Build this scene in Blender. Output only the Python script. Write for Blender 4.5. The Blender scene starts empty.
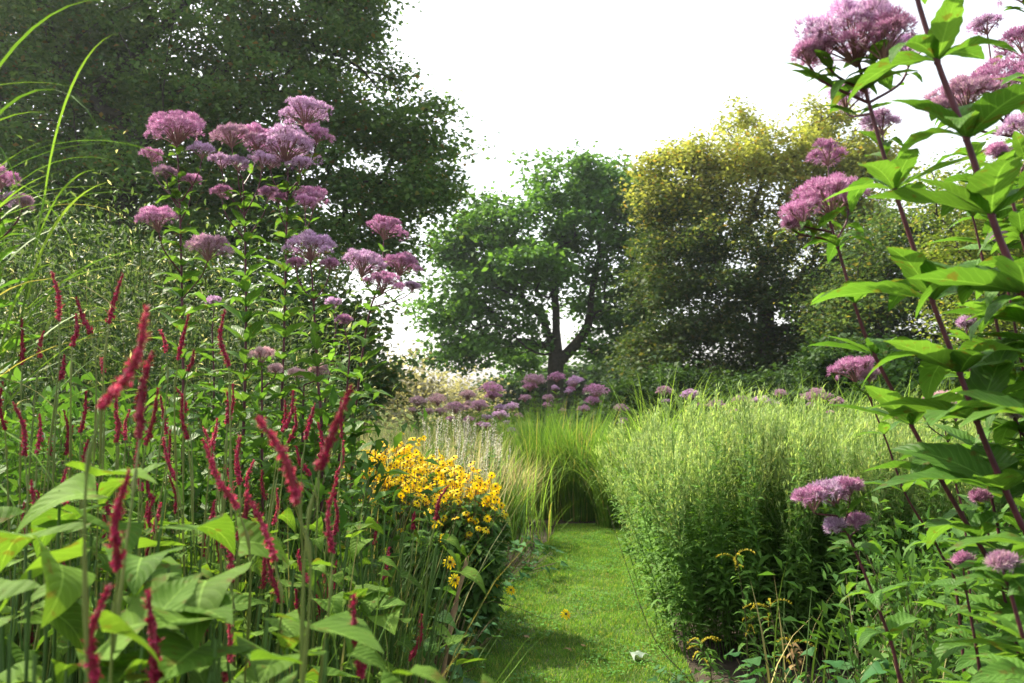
import bpy, math
import numpy as np
from mathutils import Vector
rng = np.random.default_rng(11)
S = bpy.context.scene
COL = S.collection
PI = math.pi

# ------------------------------------------------------------------ camera, sky, sun, exposure
CAM_H = 1.35
FPX = 870.0
PITCH = math.atan(58.5 / FPX)
cam_d = bpy.data.cameras.new('camera')
cam = bpy.data.objects.new('camera', cam_d); COL.objects.link(cam)
cam.location = (0, 0, CAM_H)
cam.rotation_euler = (PI / 2 + PITCH, 0, 0)
cam_d.sensor_width = 36.0
cam_d.lens = 36.0 * FPX / 1024.0
cam_d.clip_start = 0.05
cam_d.clip_end = 3000
cam_d.dof.use_dof = True
cam_d.dof.focus_distance = 3.4
cam_d.dof.aperture_fstop = 6.3
S.camera = cam

SUN_EL, SUN_AZ = 46.0, -50.0        # azimuth measured from +Y, negative = to the left
w = bpy.data.worlds.new('World'); S.world = w; w.use_nodes = True
nt = w.node_tree; bg = nt.nodes['Background']
sky = nt.nodes.new('ShaderNodeTexSky'); sky.sky_type = 'NISHITA'; sky.sun_disc = False
sky.sun_elevation = math.radians(SUN_EL); sky.sun_rotation = math.radians(SUN_AZ)
sky.air_density = 1.2; sky.dust_density = 3.5; sky.ozone_density = 1.0
hs = nt.nodes.new('ShaderNodeHueSaturation'); hs.inputs['Saturation'].default_value = 0.35
nt.links.new(sky.outputs[0], hs.inputs['Color']); nt.links.new(hs.outputs[0], bg.inputs['Color'])
bg.inputs['Strength'].default_value = 0.15
sd = bpy.data.lights.new('sun', 'SUN'); sd.energy = 4.6; sd.angle = math.radians(0.6); sd.color = (1, .91, .70)
sun = bpy.data.objects.new('sun', sd); COL.objects.link(sun)
a, e = math.radians(SUN_AZ), math.radians(SUN_EL)
sdir = Vector((math.sin(a) * math.cos(e), math.cos(a) * math.cos(e), math.sin(e)))
sun.rotation_euler = sdir.to_track_quat('Z', 'Y').to_euler()
sun.location = (0, 0, 40)
S.view_settings.view_transform = 'Standard'; S.view_settings.look = 'None'
S.view_settings.exposure = 1.45; S.view_settings.gamma = 1.0

# ------------------------------------------------------------------ helpers
cp, sp_ = math.cos(PITCH), math.sin(PITCH)
def P(px, py, d):
    """the world point seen at a pixel of the photograph, d metres ahead"""
    x = (px - 512) / FPX; u = (341.5 - py) / FPX
    y = cp - u * sp_; z = sp_ + u * cp
    return np.array([x * d / y, d, CAM_H + z * d / y])
def U(a, b, n=None): return rng.uniform(a, b, n)
def nrm(v):
    v = np.asarray(v, float)
    return v / np.maximum(np.linalg.norm(v, axis=-1, keepdims=True), 1e-9)

class MB:
    def __init__(s): s.V = []; s.UV = []; s.Q = []; s.T = []; s.n = 0
    def add(s, V, F, m=0, uv=None):
        V = np.asarray(V, np.float32).reshape(-1, 3); F = np.asarray(F, np.int64)
        s.V.append(V)
        s.UV.append(np.zeros((len(V), 2), np.float32) if uv is None else np.asarray(uv, np.float32))
        (s.Q if F.shape[1] == 4 else s.T).append((F + s.n, m)); s.n += len(V)
    def inst(s, tpl, pos, R, sc=None, m=None):
        """tpl = list of (V, F, material, UV); R (n,3,3) columns = side, along, normal"""
        pos = np.asarray(pos, float).reshape(-1, 3); n = len(pos)
        if n == 0: return
        if sc is not None:
            sc = np.asarray(sc, float)
            if sc.ndim <= 1: sc = np.broadcast_to(sc.reshape(-1, 1), (n, 3)) if sc.size > 1 else np.full((n, 3), float(sc))
            R = R * sc[:, None, :]
        for V, F, mm, uv in tpl:
            W = np.einsum('nij,kj->nki', R, V) + pos[:, None, :]
            k = len(V)
            FF = (F[None] + (np.arange(n) * k)[:, None, None]).reshape(-1, F.shape[1])
            s.add(W.reshape(-1, 3), FF, mm if m is None else m, np.tile(uv, (n, 1)))
    def tpl(s):
        """turn this builder into a template"""
        V = np.concatenate(s.V); UV = np.concatenate(s.UV); out = []
        for F, m in s.Q + s.T:
            u, inv = np.unique(F, return_inverse=True)
            out.append((V[u].astype(float), inv.reshape(F.shape), m, UV[u]))
        return out
    def build(s, name, mats, parent=None, origin=(0, 0, 0), smooth=False):
        V = np.concatenate(s.V) - np.asarray(origin, np.float32)
        UV = np.concatenate(s.UV)
        me = bpy.data.meshes.new(name)
        me.vertices.add(len(V)); me.vertices.foreach_set('co', V.astype(np.float32).ravel())
        li, ls, mi = [], [], []; off = 0
        for arr, k in ((s.Q, 4), (s.T, 3)):
            for F, m in arr:
                li.append(F.ravel()); ls.append(off + np.arange(len(F)) * k); off += F.size
                mi.append(np.full(len(F), m, np.int32))
        li = np.concatenate(li).astype(np.int32); ls = np.concatenate(ls).astype(np.int32); mi = np.concatenate(mi)
        me.loops.add(len(li)); me.loops.foreach_set('vertex_index', li)
        me.polygons.add(len(ls)); me.polygons.foreach_set('loop_start', ls)
        for m in (mats if isinstance(mats, (list, tuple)) else [mats]): me.materials.append(m)
        me.polygons.foreach_set('material_index', mi)
        if smooth: me.polygons.foreach_set('use_smooth', np.ones(len(ls), bool))
        uvl = me.uv_layers.new(name='UVMap'); uvl.data.foreach_set('uv', UV[li].ravel())
        me.update(calc_edges=True)
        o = bpy.data.objects.new(name, me); COL.objects.link(o)
        if parent is not None: o.parent = parent
        return o

def tag(o, label=None, cat=None, group=None, kind=None):
    if label: o['label'] = label
    if cat: o['category'] = cat
    if group: o['group'] = group
    if kind: o['kind'] = kind
    return o
def thing(name, loc, label, cat, group=None):
    o = bpy.data.objects.new(name, None); COL.objects.link(o); o.location = loc; o.empty_display_size = .1
    return tag(o, label, cat, group)

def frames(d, up=(0, 0, 1), roll=None):
    d = nrm(d); n = len(d)
    up = np.broadcast_to(np.asarray(up, float), d.shape)
    x = np.cross(d, up); bad = np.linalg.norm(x, axis=1) < 1e-3
    x[bad] = [1, 0, 0]; x = nrm(x); z = np.cross(x, d)
    if roll is not None:
        c, s = np.cos(roll)[:, None], np.sin(roll)[:, None]
        x, z = x * c + z * s, z * c - x * s
    return np.stack([x, d, z], axis=2)
def sphere_dirs(n):
    return nrm(rng.normal(size=(n, 3)))
def dirs(az, el):
    return np.stack([np.cos(el) * np.sin(az), np.cos(el) * np.cos(az), np.sin(el)], -1)

def tubes(mb, paths, radii, sides=5, m=0, cap=False):
    """paths (n,k,3), radii (n,k)"""
    paths = np.asarray(paths, float); n, k, _ = paths.shape
    radii = np.broadcast_to(np.asarray(radii, float), (n, k))
    t = np.gradient(paths, axis=1); t = nrm(t)
    ref = np.where(np.abs(t[..., 2:3]) > .9, np.array([1., 0, 0]), np.array([0, 0, 1.]))
    # one reference per tube keeps the rings aligned
    ref = np.broadcast_to(ref[:, :1], t.shape)
    a = nrm(np.cross(t, ref)); b = np.cross(t, a)
    an = np.arange(sides) * 2 * PI / sides
    R = a[:, :, None] * np.cos(an)[None, None, :, None] + b[:, :, None] * np.sin(an)[None, None, :, None]
    V = paths[:, :, None] + R * radii[:, :, None, None]
    i, j = np.meshgrid(np.arange(k - 1), np.arange(sides), indexing='ij'); j2 = (j + 1) % sides
    F = np.stack([i * sides + j, i * sides + j2, (i + 1) * sides + j2, (i + 1) * sides + j], -1).reshape(-1, 4)
    FF = (F[None] + (np.arange(n) * k * sides)[:, None, None]).reshape(-1, 4)
    mb.add(V.reshape(-1, 3), FF, m)
def smooth_path(pts, k=24):
    pts = np.asarray(pts, float)
    if len(pts) < 3:
        t = np.linspace(0, 1, k)[:, None]; return pts[0] * (1 - t) + pts[-1] * t
    p = np.vstack([2 * pts[0] - pts[1], pts, 2 * pts[-1] - pts[-2]])
    out = []; n = len(pts) - 1
    for u in np.linspace(0, n - 1e-6, k):
        i = int(u); f = u - i; a, b, c, d = p[i], p[i + 1], p[i + 2], p[i + 3]
        out.append(.5 * ((2 * b) + (c - a) * f + (2 * a - 5 * b + 4 * c - d) * f * f + (3 * b - a - 3 * c + d) * f ** 3))
    return np.array(out)
def blades(mb, base, az, length, width, lean, bend, segs=5, m=0, power=1.6, twist=0):
    """ribbons that rise and arch over; all arguments are per-blade arrays"""
    base = np.asarray(base, float); n = len(base)
    s = np.linspace(0, 1, segs + 1)
    th = lean[:, None] + bend[:, None] * s[None] ** power
    st = (length / segs)[:, None]
    mid = (th[:, 1:] + th[:, :-1]) / 2
    r = np.concatenate([np.zeros((n, 1)), np.cumsum(np.sin(mid) * st, 1)], 1)
    h = np.concatenate([np.zeros((n, 1)), np.cumsum(np.cos(mid) * st, 1)], 1)
    hd = np.stack([np.sin(az), np.cos(az)], -1)
    C = np.concatenate([base[:, None, :2] + hd[:, None] * r[..., None], base[:, None, 2:] + h[..., None]], 2)
    ws = width[:, None] * np.minimum(1, (1 - s) * 2.2 + .02)[None] * .5
    taz = az[:, None] + PI / 2 + twist * (s[None] - .5)
    side = np.stack([np.sin(taz), np.cos(taz), np.zeros_like(taz)], -1)
    L = C - side * ws[..., None]; Rr = C + side * ws[..., None]
    V = np.stack([L, Rr], 2).reshape(n, -1, 3); k = (segs + 1) * 2
    i = np.arange(segs)
    F = np.stack([2 * i, 2 * i + 1, 2 * i + 3, 2 * i + 2], -1)
    FF = (F[None] + (np.arange(n) * k)[:, None, None]).reshape(-1, 4)
    uv = np.stack([np.tile([0, 1], segs + 1), np.repeat(s, 2)], -1)
    mb.add(V.reshape(-1, 3), FF, m, np.tile(uv, (n, 1)))
    return C

def leaf_tpl(nseg=5, width=.22, fold=.25, droop=.5, belly=.38, serr=0., petiole=.0, wave=0., tipw=0., shape='lance', m=0):
    """a leaf one unit long, along +Y, with a folded midrib"""
    v = np.linspace(0, 1, nseg + 1)
    if shape == 'lance':
        t = np.clip((v - petiole) / (1 - petiole), 0, 1)
        p = t ** (belly / (1 - belly) * .9) * (1 - t) ** .9
        p = p / p.max()
    elif shape == 'heart':
        t = np.clip((v - petiole) / (1 - petiole), 0, 1)
        p = np.sqrt(np.clip(1 - (1 - t / .28) ** 2, 0, 1)) * (t < .28) + (t >= .28) * (1 - ((t - .28) / .72) ** 1.25)
        p = np.maximum(p, 0)
    else:
        p = np.sin(PI * np.clip(v, 0, 1)) ** .7
    wd = width * p + .006 * (v < petiole + .02)
    if serr: wd = wd * (1 + serr * ((np.arange(nseg + 1) % 2) * 2 - 1) * (v > petiole + .08))
    th = -droop * (v - .25) * 1.6
    dv = 1 / nseg
    y = np.concatenate([[0], np.cumsum(np.cos((th[1:] + th[:-1]) / 2) * dv)])
    z = np.concatenate([[0], np.cumsum(np.sin((th[1:] + th[:-1]) / 2) * dv)])
    wv = wave * np.sin(v * 17) * wd
    if shape == 'heart' or nseg >= 10:   # five columns, softly curved cross-section
        cols = [-1, -.55, 0, .55, 1]
    else: cols = [-1, 0, 1]
    V = []; UV = []
    for i in range(nseg + 1):
        for c in cols:
            zz = z[i] + fold * wd[i] * (abs(c) - .25 * c * c) * 1.1 + wv[i] * c * (1 if c > 0 else .7)
            V.append((c * wd[i], y[i] - (.05 * abs(c) * (shape == 'heart') * (v[i] < petiole + .2)), zz)); UV.append((.5 + .5 * c, v[i]))
    k = len(cols); F = []
    for i in range(nseg):
        for c in range(k - 1):
            F.append((i * k + c, i * k + c + 1, (i + 1) * k + c + 1, (i + 1) * k + c))
    return [(np.array(V), np.array(F), m, np.array(UV, np.float32))]
def quad_leaf(w=.5, m=0, fold=.15):
    V = np.array([(0, 0, 0), (w / 2, .45, fold), (0, 1, 0), (-w / 2, .45, fold)], float)
    return [(V, np.array([(0, 1, 2, 3)]), m, np.array([(.5, 0), (1, .5), (.5, 1), (0, .5)], np.float32))]

# ------------------------------------------------------------------ materials
def mat(name):
    m = bpy.data.materials.new(name); m.use_nodes = True
    N = m.node_tree; b = N.nodes['Principled BSDF']; return m, N, b
def mixcol(N, fac, a, b, mode='MIX'):
    n = N.nodes.new('ShaderNodeMix'); n.data_type = 'RGBA'; n.blend_type = mode
    for s, v in ((n.inputs[0], fac), (n.inputs[6], a), (n.inputs[7], b)):
        if hasattr(v, 'is_output'): N.links.new(v, s)
        elif isinstance(v, (int, float)): s.default_value = v
        else: s.default_value = (*v, 1)
    return n.outputs[2]
def noise(N, scale, detail=3, coord='Object', rough=.55):
    tc = N.nodes.new('ShaderNodeTexCoord'); n = N.nodes.new('ShaderNodeTexNoise')
    n.inputs['Scale'].default_value = scale; n.inputs['Detail'].default_value = detail; n.inputs['Roughness'].default_value = rough
    N.links.new(tc.outputs[coord], n.inputs['Vector']); return n.outputs['Fac']
def ramp(N, fac, stops):
    r = N.nodes.new('ShaderNodeValToRGB'); N.links.new(fac, r.inputs[0])
    el = r.color_ramp.elements
    while len(el) < len(stops): el.new(.5)
    for q, (p, c) in zip(el, stops): q.position = p; q.color = (*c, 1)
    return r.outputs[0]
def math_(N, op, a, b=None):
    n = N.nodes.new('ShaderNodeMath'); n.operation = op
    for i, v in enumerate((a, b)):
        if v is None: continue
        if hasattr(v, 'is_output'): N.links.new(v, n.inputs[i])
        else: n.inputs[i].default_value = v
    return n.outputs[0]
def leafmat(name, c1, c2, c3=None, trans=.4, rough=.6, spec=.12, veins=0, clump=.8, tr_tint=(1.25, 1.2, .55), p3=.94, veinx=9.):
    m, N, b = mat(name)
    g = N.nodes.new('ShaderNodeNewGeometry')
    rnd = g.outputs['Random Per Island']
    if c3: col = ramp(N, rnd, [(0, c1), (p3 - .03, c2), (p3, c3), (1, c3)])
    else: col = mixcol(N, rnd, c1, c2)
    f = noise(N, clump, 3)
    r = N.nodes.new('ShaderNodeMapRange'); N.links.new(f, r.inputs[0])
    r.inputs[1].default_value = .3; r.inputs[2].default_value = .7; r.inputs[3].default_value = .7; r.inputs[4].default_value = 1.3
    cm = N.nodes.new('ShaderNodeCombineColor')
    for i in range(3): N.links.new(r.outputs[0], cm.inputs[i])
    col = mixcol(N, 1., col, cm.outputs[0], 'MULTIPLY')
    if veins:
        tc = N.nodes.new('ShaderNodeTexCoord'); sx = N.nodes.new('ShaderNodeSeparateXYZ'); N.links.new(tc.outputs['UV'], sx.inputs[0])
        u = math_(N, 'ABSOLUTE', math_(N, 'SUBTRACT', sx.outputs[0], .5))
        mid = math_(N, 'LESS_THAN', u, .018)
        ph = math_(N, 'SUBTRACT', math_(N, 'MULTIPLY', sx.outputs[1], veinx), math_(N, 'MULTIPLY', u, 4.6))
        fr = math_(N, 'ABSOLUTE', math_(N, 'SUBTRACT', math_(N, 'FRACT', ph), .5))
        side = math_(N, 'LESS_THAN', fr, .05)
        vv = math_(N, 'MAXIMUM', mid, math_(N, 'MULTIPLY', side, .4))
        light = tuple(min(1, x * 1.7 + .03) for x in c2)
        col = mixcol(N, math_(N, 'MULTIPLY', vv, veins), col, light)
        # small blemishes
        bl = noise(N, 38, 4)
        col = mixcol(N, ramp(N, bl, [(.60, (0, 0, 0)), (.66, (.6, .6, .6))]), col, (.12, .075, .02))
        bp = N.nodes.new('ShaderNodeBump'); bp.inputs['Strength'].default_value = .55; bp.inputs['Distance'].default_value = .0016
        puff = math_(N, 'ADD', math_(N, 'MULTIPLY', fr, 2.), math_(N, 'MULTIPLY', noise(N, 90, 2), .7))
        N.links.new(puff, bp.inputs['Height']); N.links.new(bp.outputs[0], b.inputs['Normal'])
    N.links.new(col, b.inputs['Base Color'])
    b.inputs['Roughness'].default_value = rough; b.inputs['Specular IOR Level'].default_value = spec
    t = N.nodes.new('ShaderNodeBsdfTranslucent'); N.links.new(mixcol(N, 1., col, tr_tint, 'MULTIPLY'), t.inputs[0])
    mx = N.nodes.new('ShaderNodeMixShader'); mx.inputs[0].default_value = trans
    N.links.new(b.outputs[0], mx.inputs[1]); N.links.new(t.outputs[0], mx.inputs[2])
    N.links.new(mx.outputs[0], N.nodes['Material Output'].inputs[0])
    return m
def plain(name, c1, c2, scale=20, rough=.7, bump=0, spec=.3):
    m, N, b = mat(name)
    f = noise(N, scale, 5)
    N.links.new(ramp(N, f, [(.3, c1), (.7, c2)]), b.inputs['Base Color'])
    b.inputs['Roughness'].default_value = rough; b.inputs['Specular IOR Level'].default_value = spec
    if bump:
        bp = N.nodes.new('ShaderNodeBump'); bp.inputs['Strength'].default_value = .8; bp.inputs['Distance'].default_value = bump
        N.links.new(f, bp.inputs['Height']); N.links.new(bp.outputs[0], b.inputs['Normal'])
    return m

M = {}
M['bark'] = plain('bark', (.035, .028, .02), (.11, .09, .065), 6, .9, .03)
M['bark_dark'] = plain('bark_dark', (.02, .017, .013), (.06, .05, .04), 6, .9, .03)
M['soil'] = plain('soil', (.02, .014, .009), (.06, .045, .03), 9, .95, .03)
M['oak'] = leafmat('oak_leaf', (.055, .14, .03), (.12, .25, .05), clump=.5, trans=.42)
M['bigtree'] = leafmat('big_tree_leaf', (.06, .14, .04), (.15, .25, .07), (.22, .14, .04), clump=.45, p3=.98, trans=.45)
M['bigtree2'] = leafmat('dark_tree_leaf', (.045, .10, .035), (.11, .16, .05), (.22, .2, .05), clump=.5, p3=.94, trans=.45)
M['gold'] = leafmat('sunlit_gold_leaf', (.22, .26, .06), (.42, .43, .11), (.40, .28, .06), clump=.5, p3=.94, trans=.42, tr_tint=(1.1, 1.1, .6))  # golden tint, with the sunlight on the upper crown mixed into the colour
M['goldshade'] = leafmat('shaded_olive_leaf', (.04, .08, .025), (.08, .12, .035), (.14, .14, .045), clump=.5, p3=.92, trans=.35)  # lower crown of the same tree, its shade put into a darker colour
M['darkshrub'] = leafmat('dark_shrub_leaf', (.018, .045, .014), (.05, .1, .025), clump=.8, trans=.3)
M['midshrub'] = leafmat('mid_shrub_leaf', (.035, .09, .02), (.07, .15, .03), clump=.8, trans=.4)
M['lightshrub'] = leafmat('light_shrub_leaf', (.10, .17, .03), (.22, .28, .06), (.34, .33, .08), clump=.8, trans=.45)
M['airy'] = leafmat('airy_leaf', (.05, .10, .04), (.12, .18, .07), (.5, .5, .36), clump=1.2, p3=.95, trans=.4)
M['wispy'] = leafmat('wispy_leaf', (.22, .22, .16), (.38, .36, .28), clump=.8, trans=.5)
M['jp_leaf'] = leafmat('broad_leaf', (.06, .15, .025), (.11, .23, .04), trans=.52, rough=.5, spec=.18, veins=.55, clump=6, veinx=11)
M['jp_leaf_lit'] = leafmat('broad_leaf_light', (.06, .14, .03), (.11, .22, .045), trans=.5, rough=.42, clump=5, veins=.4)
M['jp_leaf_far'] = leafmat('broad_leaf_small', (.055, .12, .025), (.11, .19, .04), trans=.42, clump=2)
M['jp_stem'] = plain('purple_stem', (.05, .012, .02), (.12, .03, .045), 30, .5)
M['jp_stem_green'] = plain('green_brown_stem', (.06, .05, .025), (.12, .1, .04), 30, .6)
M['jp_flower_b'] = leafmat('dusty_floret', (.30, .15, .25), (.50, .33, .44), (.55, .42, .42), trans=.3, rough=.7, spec=.1, clump=14, tr_tint=(1.1, .95, 1.05), p3=.8)
M['jp_flower_c'] = leafmat('lilac_floret', (.36, .20, .36), (.60, .42, .60), (.8, .68, .8), trans=.35, rough=.7, spec=.1, clump=14, tr_tint=(1.1, .95, 1.05), p3=.8)
M['jp_flower'] = leafmat('mauve_floret', (.36, .15, .29), (.58, .32, .49), (.78, .58, .70), trans=.3, rough=.7, spec=.1, clump=14, tr_tint=(1.1, .9, 1.05), p3=.9)
M['jp_flower_pale'] = leafmat('pale_floret', (.5, .3, .36), (.74, .58, .58), trans=.3, rough=.7, spec=.1, clump=14, tr_tint=(1.1, 1, 1))
M['jp_branch'] = plain('floret_stalk', (.16, .07, .08), (.26, .14, .12), 40, .6)
M['red'] = leafmat('crimson_floret', (.22, .012, .04), (.42, .03, .10), (.14, .012, .015), trans=.3, rough=.6, spec=.2, clump=16, tr_tint=(1.2, .8, .9), p3=.85)
M['red2'] = leafmat('dark_crimson_floret', (.14, .012, .03), (.28, .02, .06), (.2, .06, .03), trans=.25, rough=.7, spec=.1, clump=16, tr_tint=(1.2, .8, .9), p3=.85)
M['red3'] = leafmat('rosy_floret', (.3, .02, .06), (.55, .07, .15), (.6, .18, .22), trans=.35, rough=.6, spec=.1, clump=16, tr_tint=(1.2, .8, .9), p3=.85)
M['redcore'] = plain('crimson_bud', (.12, .008, .015), (.24, .015, .03), 60, .6)
M['leafstalk'] = plain('leaf_stalk', (.04, .09, .02), (.08, .15, .03), 9, .6)
M['redstem'] = plain('bistort_stem', (.09, .14, .03), (.17, .19, .045), 5, .5)
M['bist_leaf'] = leafmat('bistort_leaf', (.07, .15, .02), (.13, .23, .03), trans=.45, rough=.65, spec=.06, veins=.6, clump=7, veinx=12)
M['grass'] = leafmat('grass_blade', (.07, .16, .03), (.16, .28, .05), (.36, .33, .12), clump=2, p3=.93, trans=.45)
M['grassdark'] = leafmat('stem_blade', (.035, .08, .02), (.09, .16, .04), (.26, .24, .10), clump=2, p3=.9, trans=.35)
M['grasslime'] = leafmat('lime_blade', (.14, .26, .05), (.26, .4, .09), clump=3, trans=.5)
M['straw'] = leafmat('straw_blade', (.30, .28, .13), (.52, .48, .27), clump=2, trans=.45, tr_tint=(1.1, 1.05, .8))
M['gr_leaf'] = leafmat('goldenrod_leaf', (.08, .18, .035), (.14, .27, .05), clump=1.5, trans=.42)
M['gr_top'] = leafmat('goldenrod_bud', (.22, .34, .11), (.36, .47, .20), (.44, .47, .2), clump=1.5, trans=.5, p3=.95, tr_tint=(1.15, 1.1, .6))
M['gr_flower'] = leafmat('goldenrod_flower', (.42, .36, .04), (.58, .50, .07), trans=.3, clump=4)
M['yellow'] = leafmat('yellow_petal', (.86, .62, .006), (.92, .74, .01), (.85, .45, .01), trans=.35, rough=.5, clump=5, p3=.9, tr_tint=(1.1, 1, .6))
M['cone'] = plain('dark_cone', (.02, .01, .006), (.06, .03, .015), 200, .9)
M['rb_leaf'] = leafmat('coneflower_leaf', (.04, .11, .022), (.09, .19, .035), clump=3, trans=.4)
M['white'] = leafmat('white_floret', (.62, .60, .52), (.8, .78, .72), trans=.4, clump=4, tr_tint=(1, 1, .95))
M['big_leaf'] = leafmat('bold_leaf', (.06, .16, .03), (.12, .25, .04), trans=.42, rough=.42, veins=.5, clump=5, veinx=8)
M['geranium'] = leafmat('low_leaf', (.03, .10, .03), (.07, .17, .05), clump=4, trans=.35)
M['dryleaf'] = leafmat('dry_leaf', (.2, .13, .06), (.38, .27, .13), clump=3, trans=.3, tr_tint=(1.1, 1, .7))
M['wood'] = plain('cane_wood', (.22, .13, .07), (.4, .27, .16), 14, .7, .002)
M['paleleaf'] = plain('pale_leaf_underside', (.10, .15, .11), (.2, .25, .19), 40, .6, .002)
M['lawnblade'] = leafmat('lawn_blade', (.08, .19, .03), (.17, .32, .05), (.34, .36, .10), clump=5, p3=.9, trans=.45)
M['clover'] = leafmat('clover_leaf', (.06, .18, .03), (.12, .28, .05), clump=3, trans=.35)

def lawnground():
    m, N, b = mat('lawn_ground')
    a = noise(N, 3.0, 6); c = noise(N, 40, 4)
    col = mixcol(N, c, (.03, .06, .012), (.07, .12, .02))
    col = mixcol(N, ramp(N, a, [(.45, (0, 0, 0)), (.62, (.7, .7, .7))]), col, (.10, .12, .025))
    N.links.new(col, b.inputs['Base Color']); b.inputs['Roughness'].default_value = .9
    bp = N.nodes.new('ShaderNodeBump'); bp.inputs['Distance'].default_value = .02; N.links.new(c, bp.inputs['Height']); N.links.new(bp.outputs[0], b.inputs['Normal'])
    return m
M['lawn'] = lawnground()
def fieldground():
    m, N, b = mat('field_ground')
    a = noise(N, .15, 5); c = noise(N, 4, 4)
    col = mixcol(N, a, (.05, .09, .02), (.12, .13, .045)); col = mixcol(N, math_(N, 'MULTIPLY', c, .6), col, (.03, .045, .015))
    N.links.new(col, b.inputs['Base Color']); b.inputs['Roughness'].default_value = 1; b.inputs['Specular IOR Level'].default_value = 0
    return m
M['field'] = fieldground()

# ------------------------------------------------------------------ setting: ground, soil beds, grass path
def sheet(name, pts, z, m, kind='structure'):
    me = bpy.data.meshes.new(name); me.from_pydata([(x, y, z) for x, y in pts], [], [list(range(len(pts)))]); me.materials.append(m)
    o = bpy.data.objects.new(name, me); COL.objects.link(o); return tag(o, kind=kind)
g = sheet('ground', [(-900, -300), (900, -300), (900, 1500), (-900, 1500)], 0, M['field'])
tag(g, 'rough grassy ground under the trees reaching to the horizon', 'ground')
s_ = sheet('bed_soil', [(-9, -3), (9, -3), (9, 15), (-9, 15)], .004, M['soil'])
tag(s_, 'dark bare soil of the flower beds either side of the path', 'soil')
LEFT = [(-3, .02), (1, .02), (2.5, -.1), (4.15, -.34), (5.1, -.33), (5.9, -.25), (6.7, -.09), (7.4, .1), (8.1, .31), (8.8, .46), (9.6, .55), (10.5, .4), (11.6, -.1)]
RIGHT = [(-3, .78), (1, .78), (2.5, .78), (4.15, .82), (5.9, .92), (6.7, 1.0), (8.1, 1.25), (8.8, 1.5), (9.6, 2.1), (10.5, 2.3), (11.6, 2.0)]
def edge(T, y): return np.interp(y, [p[0] for p in T], [p[1] for p in T])
ys = np.linspace(-3, 9.6, 60)
wob = lambda y, k: .03 * np.sin(y * 7 + k) + .02 * np.sin(y * 17 + k * 2)
Lx = edge(LEFT, ys) + wob(ys, 0); Rx = edge(RIGHT, ys) + wob(ys, 1)
me = bpy.data.meshes.new('grass_path')
me.from_pydata([(x, y, .008) for x, y in zip(Lx, ys)] + [(x, y, .008) for x, y in zip(Rx, ys)], [], [(i, i + 60, i + 61, i + 1) for i in range(59)])
me.materials.append(M['lawn']); o = bpy.data.objects.new('grass_path', me); COL.objects.link(o)
tag(o, 'narrow mown grass path running between the flower beds', 'path', kind='structure')

def lawn():
    mb = MB(); n = 150000
    y = 3.3 + (9.5 - 3.3) * U(0, 1, n) ** 1.15; u = U(-.04, 1.04, n)
    x = edge(LEFT, y) * (1 - u) + edge(RIGHT, y) * u
    base = np.stack([x, y, np.full(n, .006)], -1)
    tuft = np.sin(x * 9 + np.sin(y * 5) * 2) * np.sin(y * 8 + x * 3)
    L = U(.012, .034, n) * (1 + .35 * tuft)
    blades(mb, base, U(0, 2 * PI, n), L, U(.002, .0042, n), U(0, .6, n), U(.2, 1.2, n), segs=2)
    # near part hidden below the frame, sparser
    n = 20000; y = U(-2.5, 3.3, n); u = U(0, 1, n); x = edge(LEFT, y) * (1 - u) + edge(RIGHT, y) * u
    blades(mb, np.stack([x, y, np.full(n, .006)], -1), U(0, 2 * PI, n), U(.02, .05, n), U(.003, .006, n), U(0, .6, n), U(.2, 1.2, n), segs=2)
    k = 9000; y = U(3.6, 9, k); u = U(0, 1, k); x = edge(LEFT, y) * (1 - u) + edge(RIGHT, y) * u
    keep = (np.sin(x * 6 + 1) * np.sin(y * 5.0 + .5) + .3 * np.sin(x * 17) > .1); x, y = x[keep], y[keep]; k = len(x)
    mb.inst(quad_leaf(.9, 1), np.stack([x, y, U(.02, .035, k)], -1), frames(dirs(U(0, 6.3, k), U(-.1, .3, k))), U(.010, .022, k))
    o = mb.build('lawn_grass', [M['lawnblade'], M['clover']])
    tag(o, 'short mown turf blades and clover covering the garden path', 'grass', kind='stuff')
lawn()

# ------------------------------------------------------------------ added haze volume, lifts the dark trees much as lens glare does
me = bpy.data.meshes.new('haze'); x0, x1, y0, y1, z0, z1 = -120, 120, -40, 200, -1, 32
me.from_pydata([(x, y, z) for z in (z0, z1) for x, y in ((x0, y0), (x1, y0), (x1, y1), (x0, y1))], [], [(3, 2, 1, 0), (4, 5, 6, 7), (0, 1, 5, 4), (1, 2, 6, 5), (2, 3, 7, 6), (3, 0, 4, 7)])
hm = bpy.data.materials.new('haze'); hm.use_nodes = True; hn = hm.node_tree; hn.nodes.remove(hn.nodes['Principled BSDF'])
pv = hn.nodes.new('ShaderNodeVolumePrincipled'); pv.inputs['Color'].default_value = (.86, .93, 1, 1); pv.inputs['Density'].default_value = .00042; pv.inputs['Anisotropy'].default_value = .55
hn.links.new(pv.outputs[0], hn.nodes['Material Output'].inputs['Volume']); me.materials.append(hm)
ho_ = bpy.data.objects.new('haze', me); COL.objects.link(ho_); tag(ho_, 'faint bright haze added over the whole garden to lift the shadows', 'haze', kind='stuff')

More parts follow.
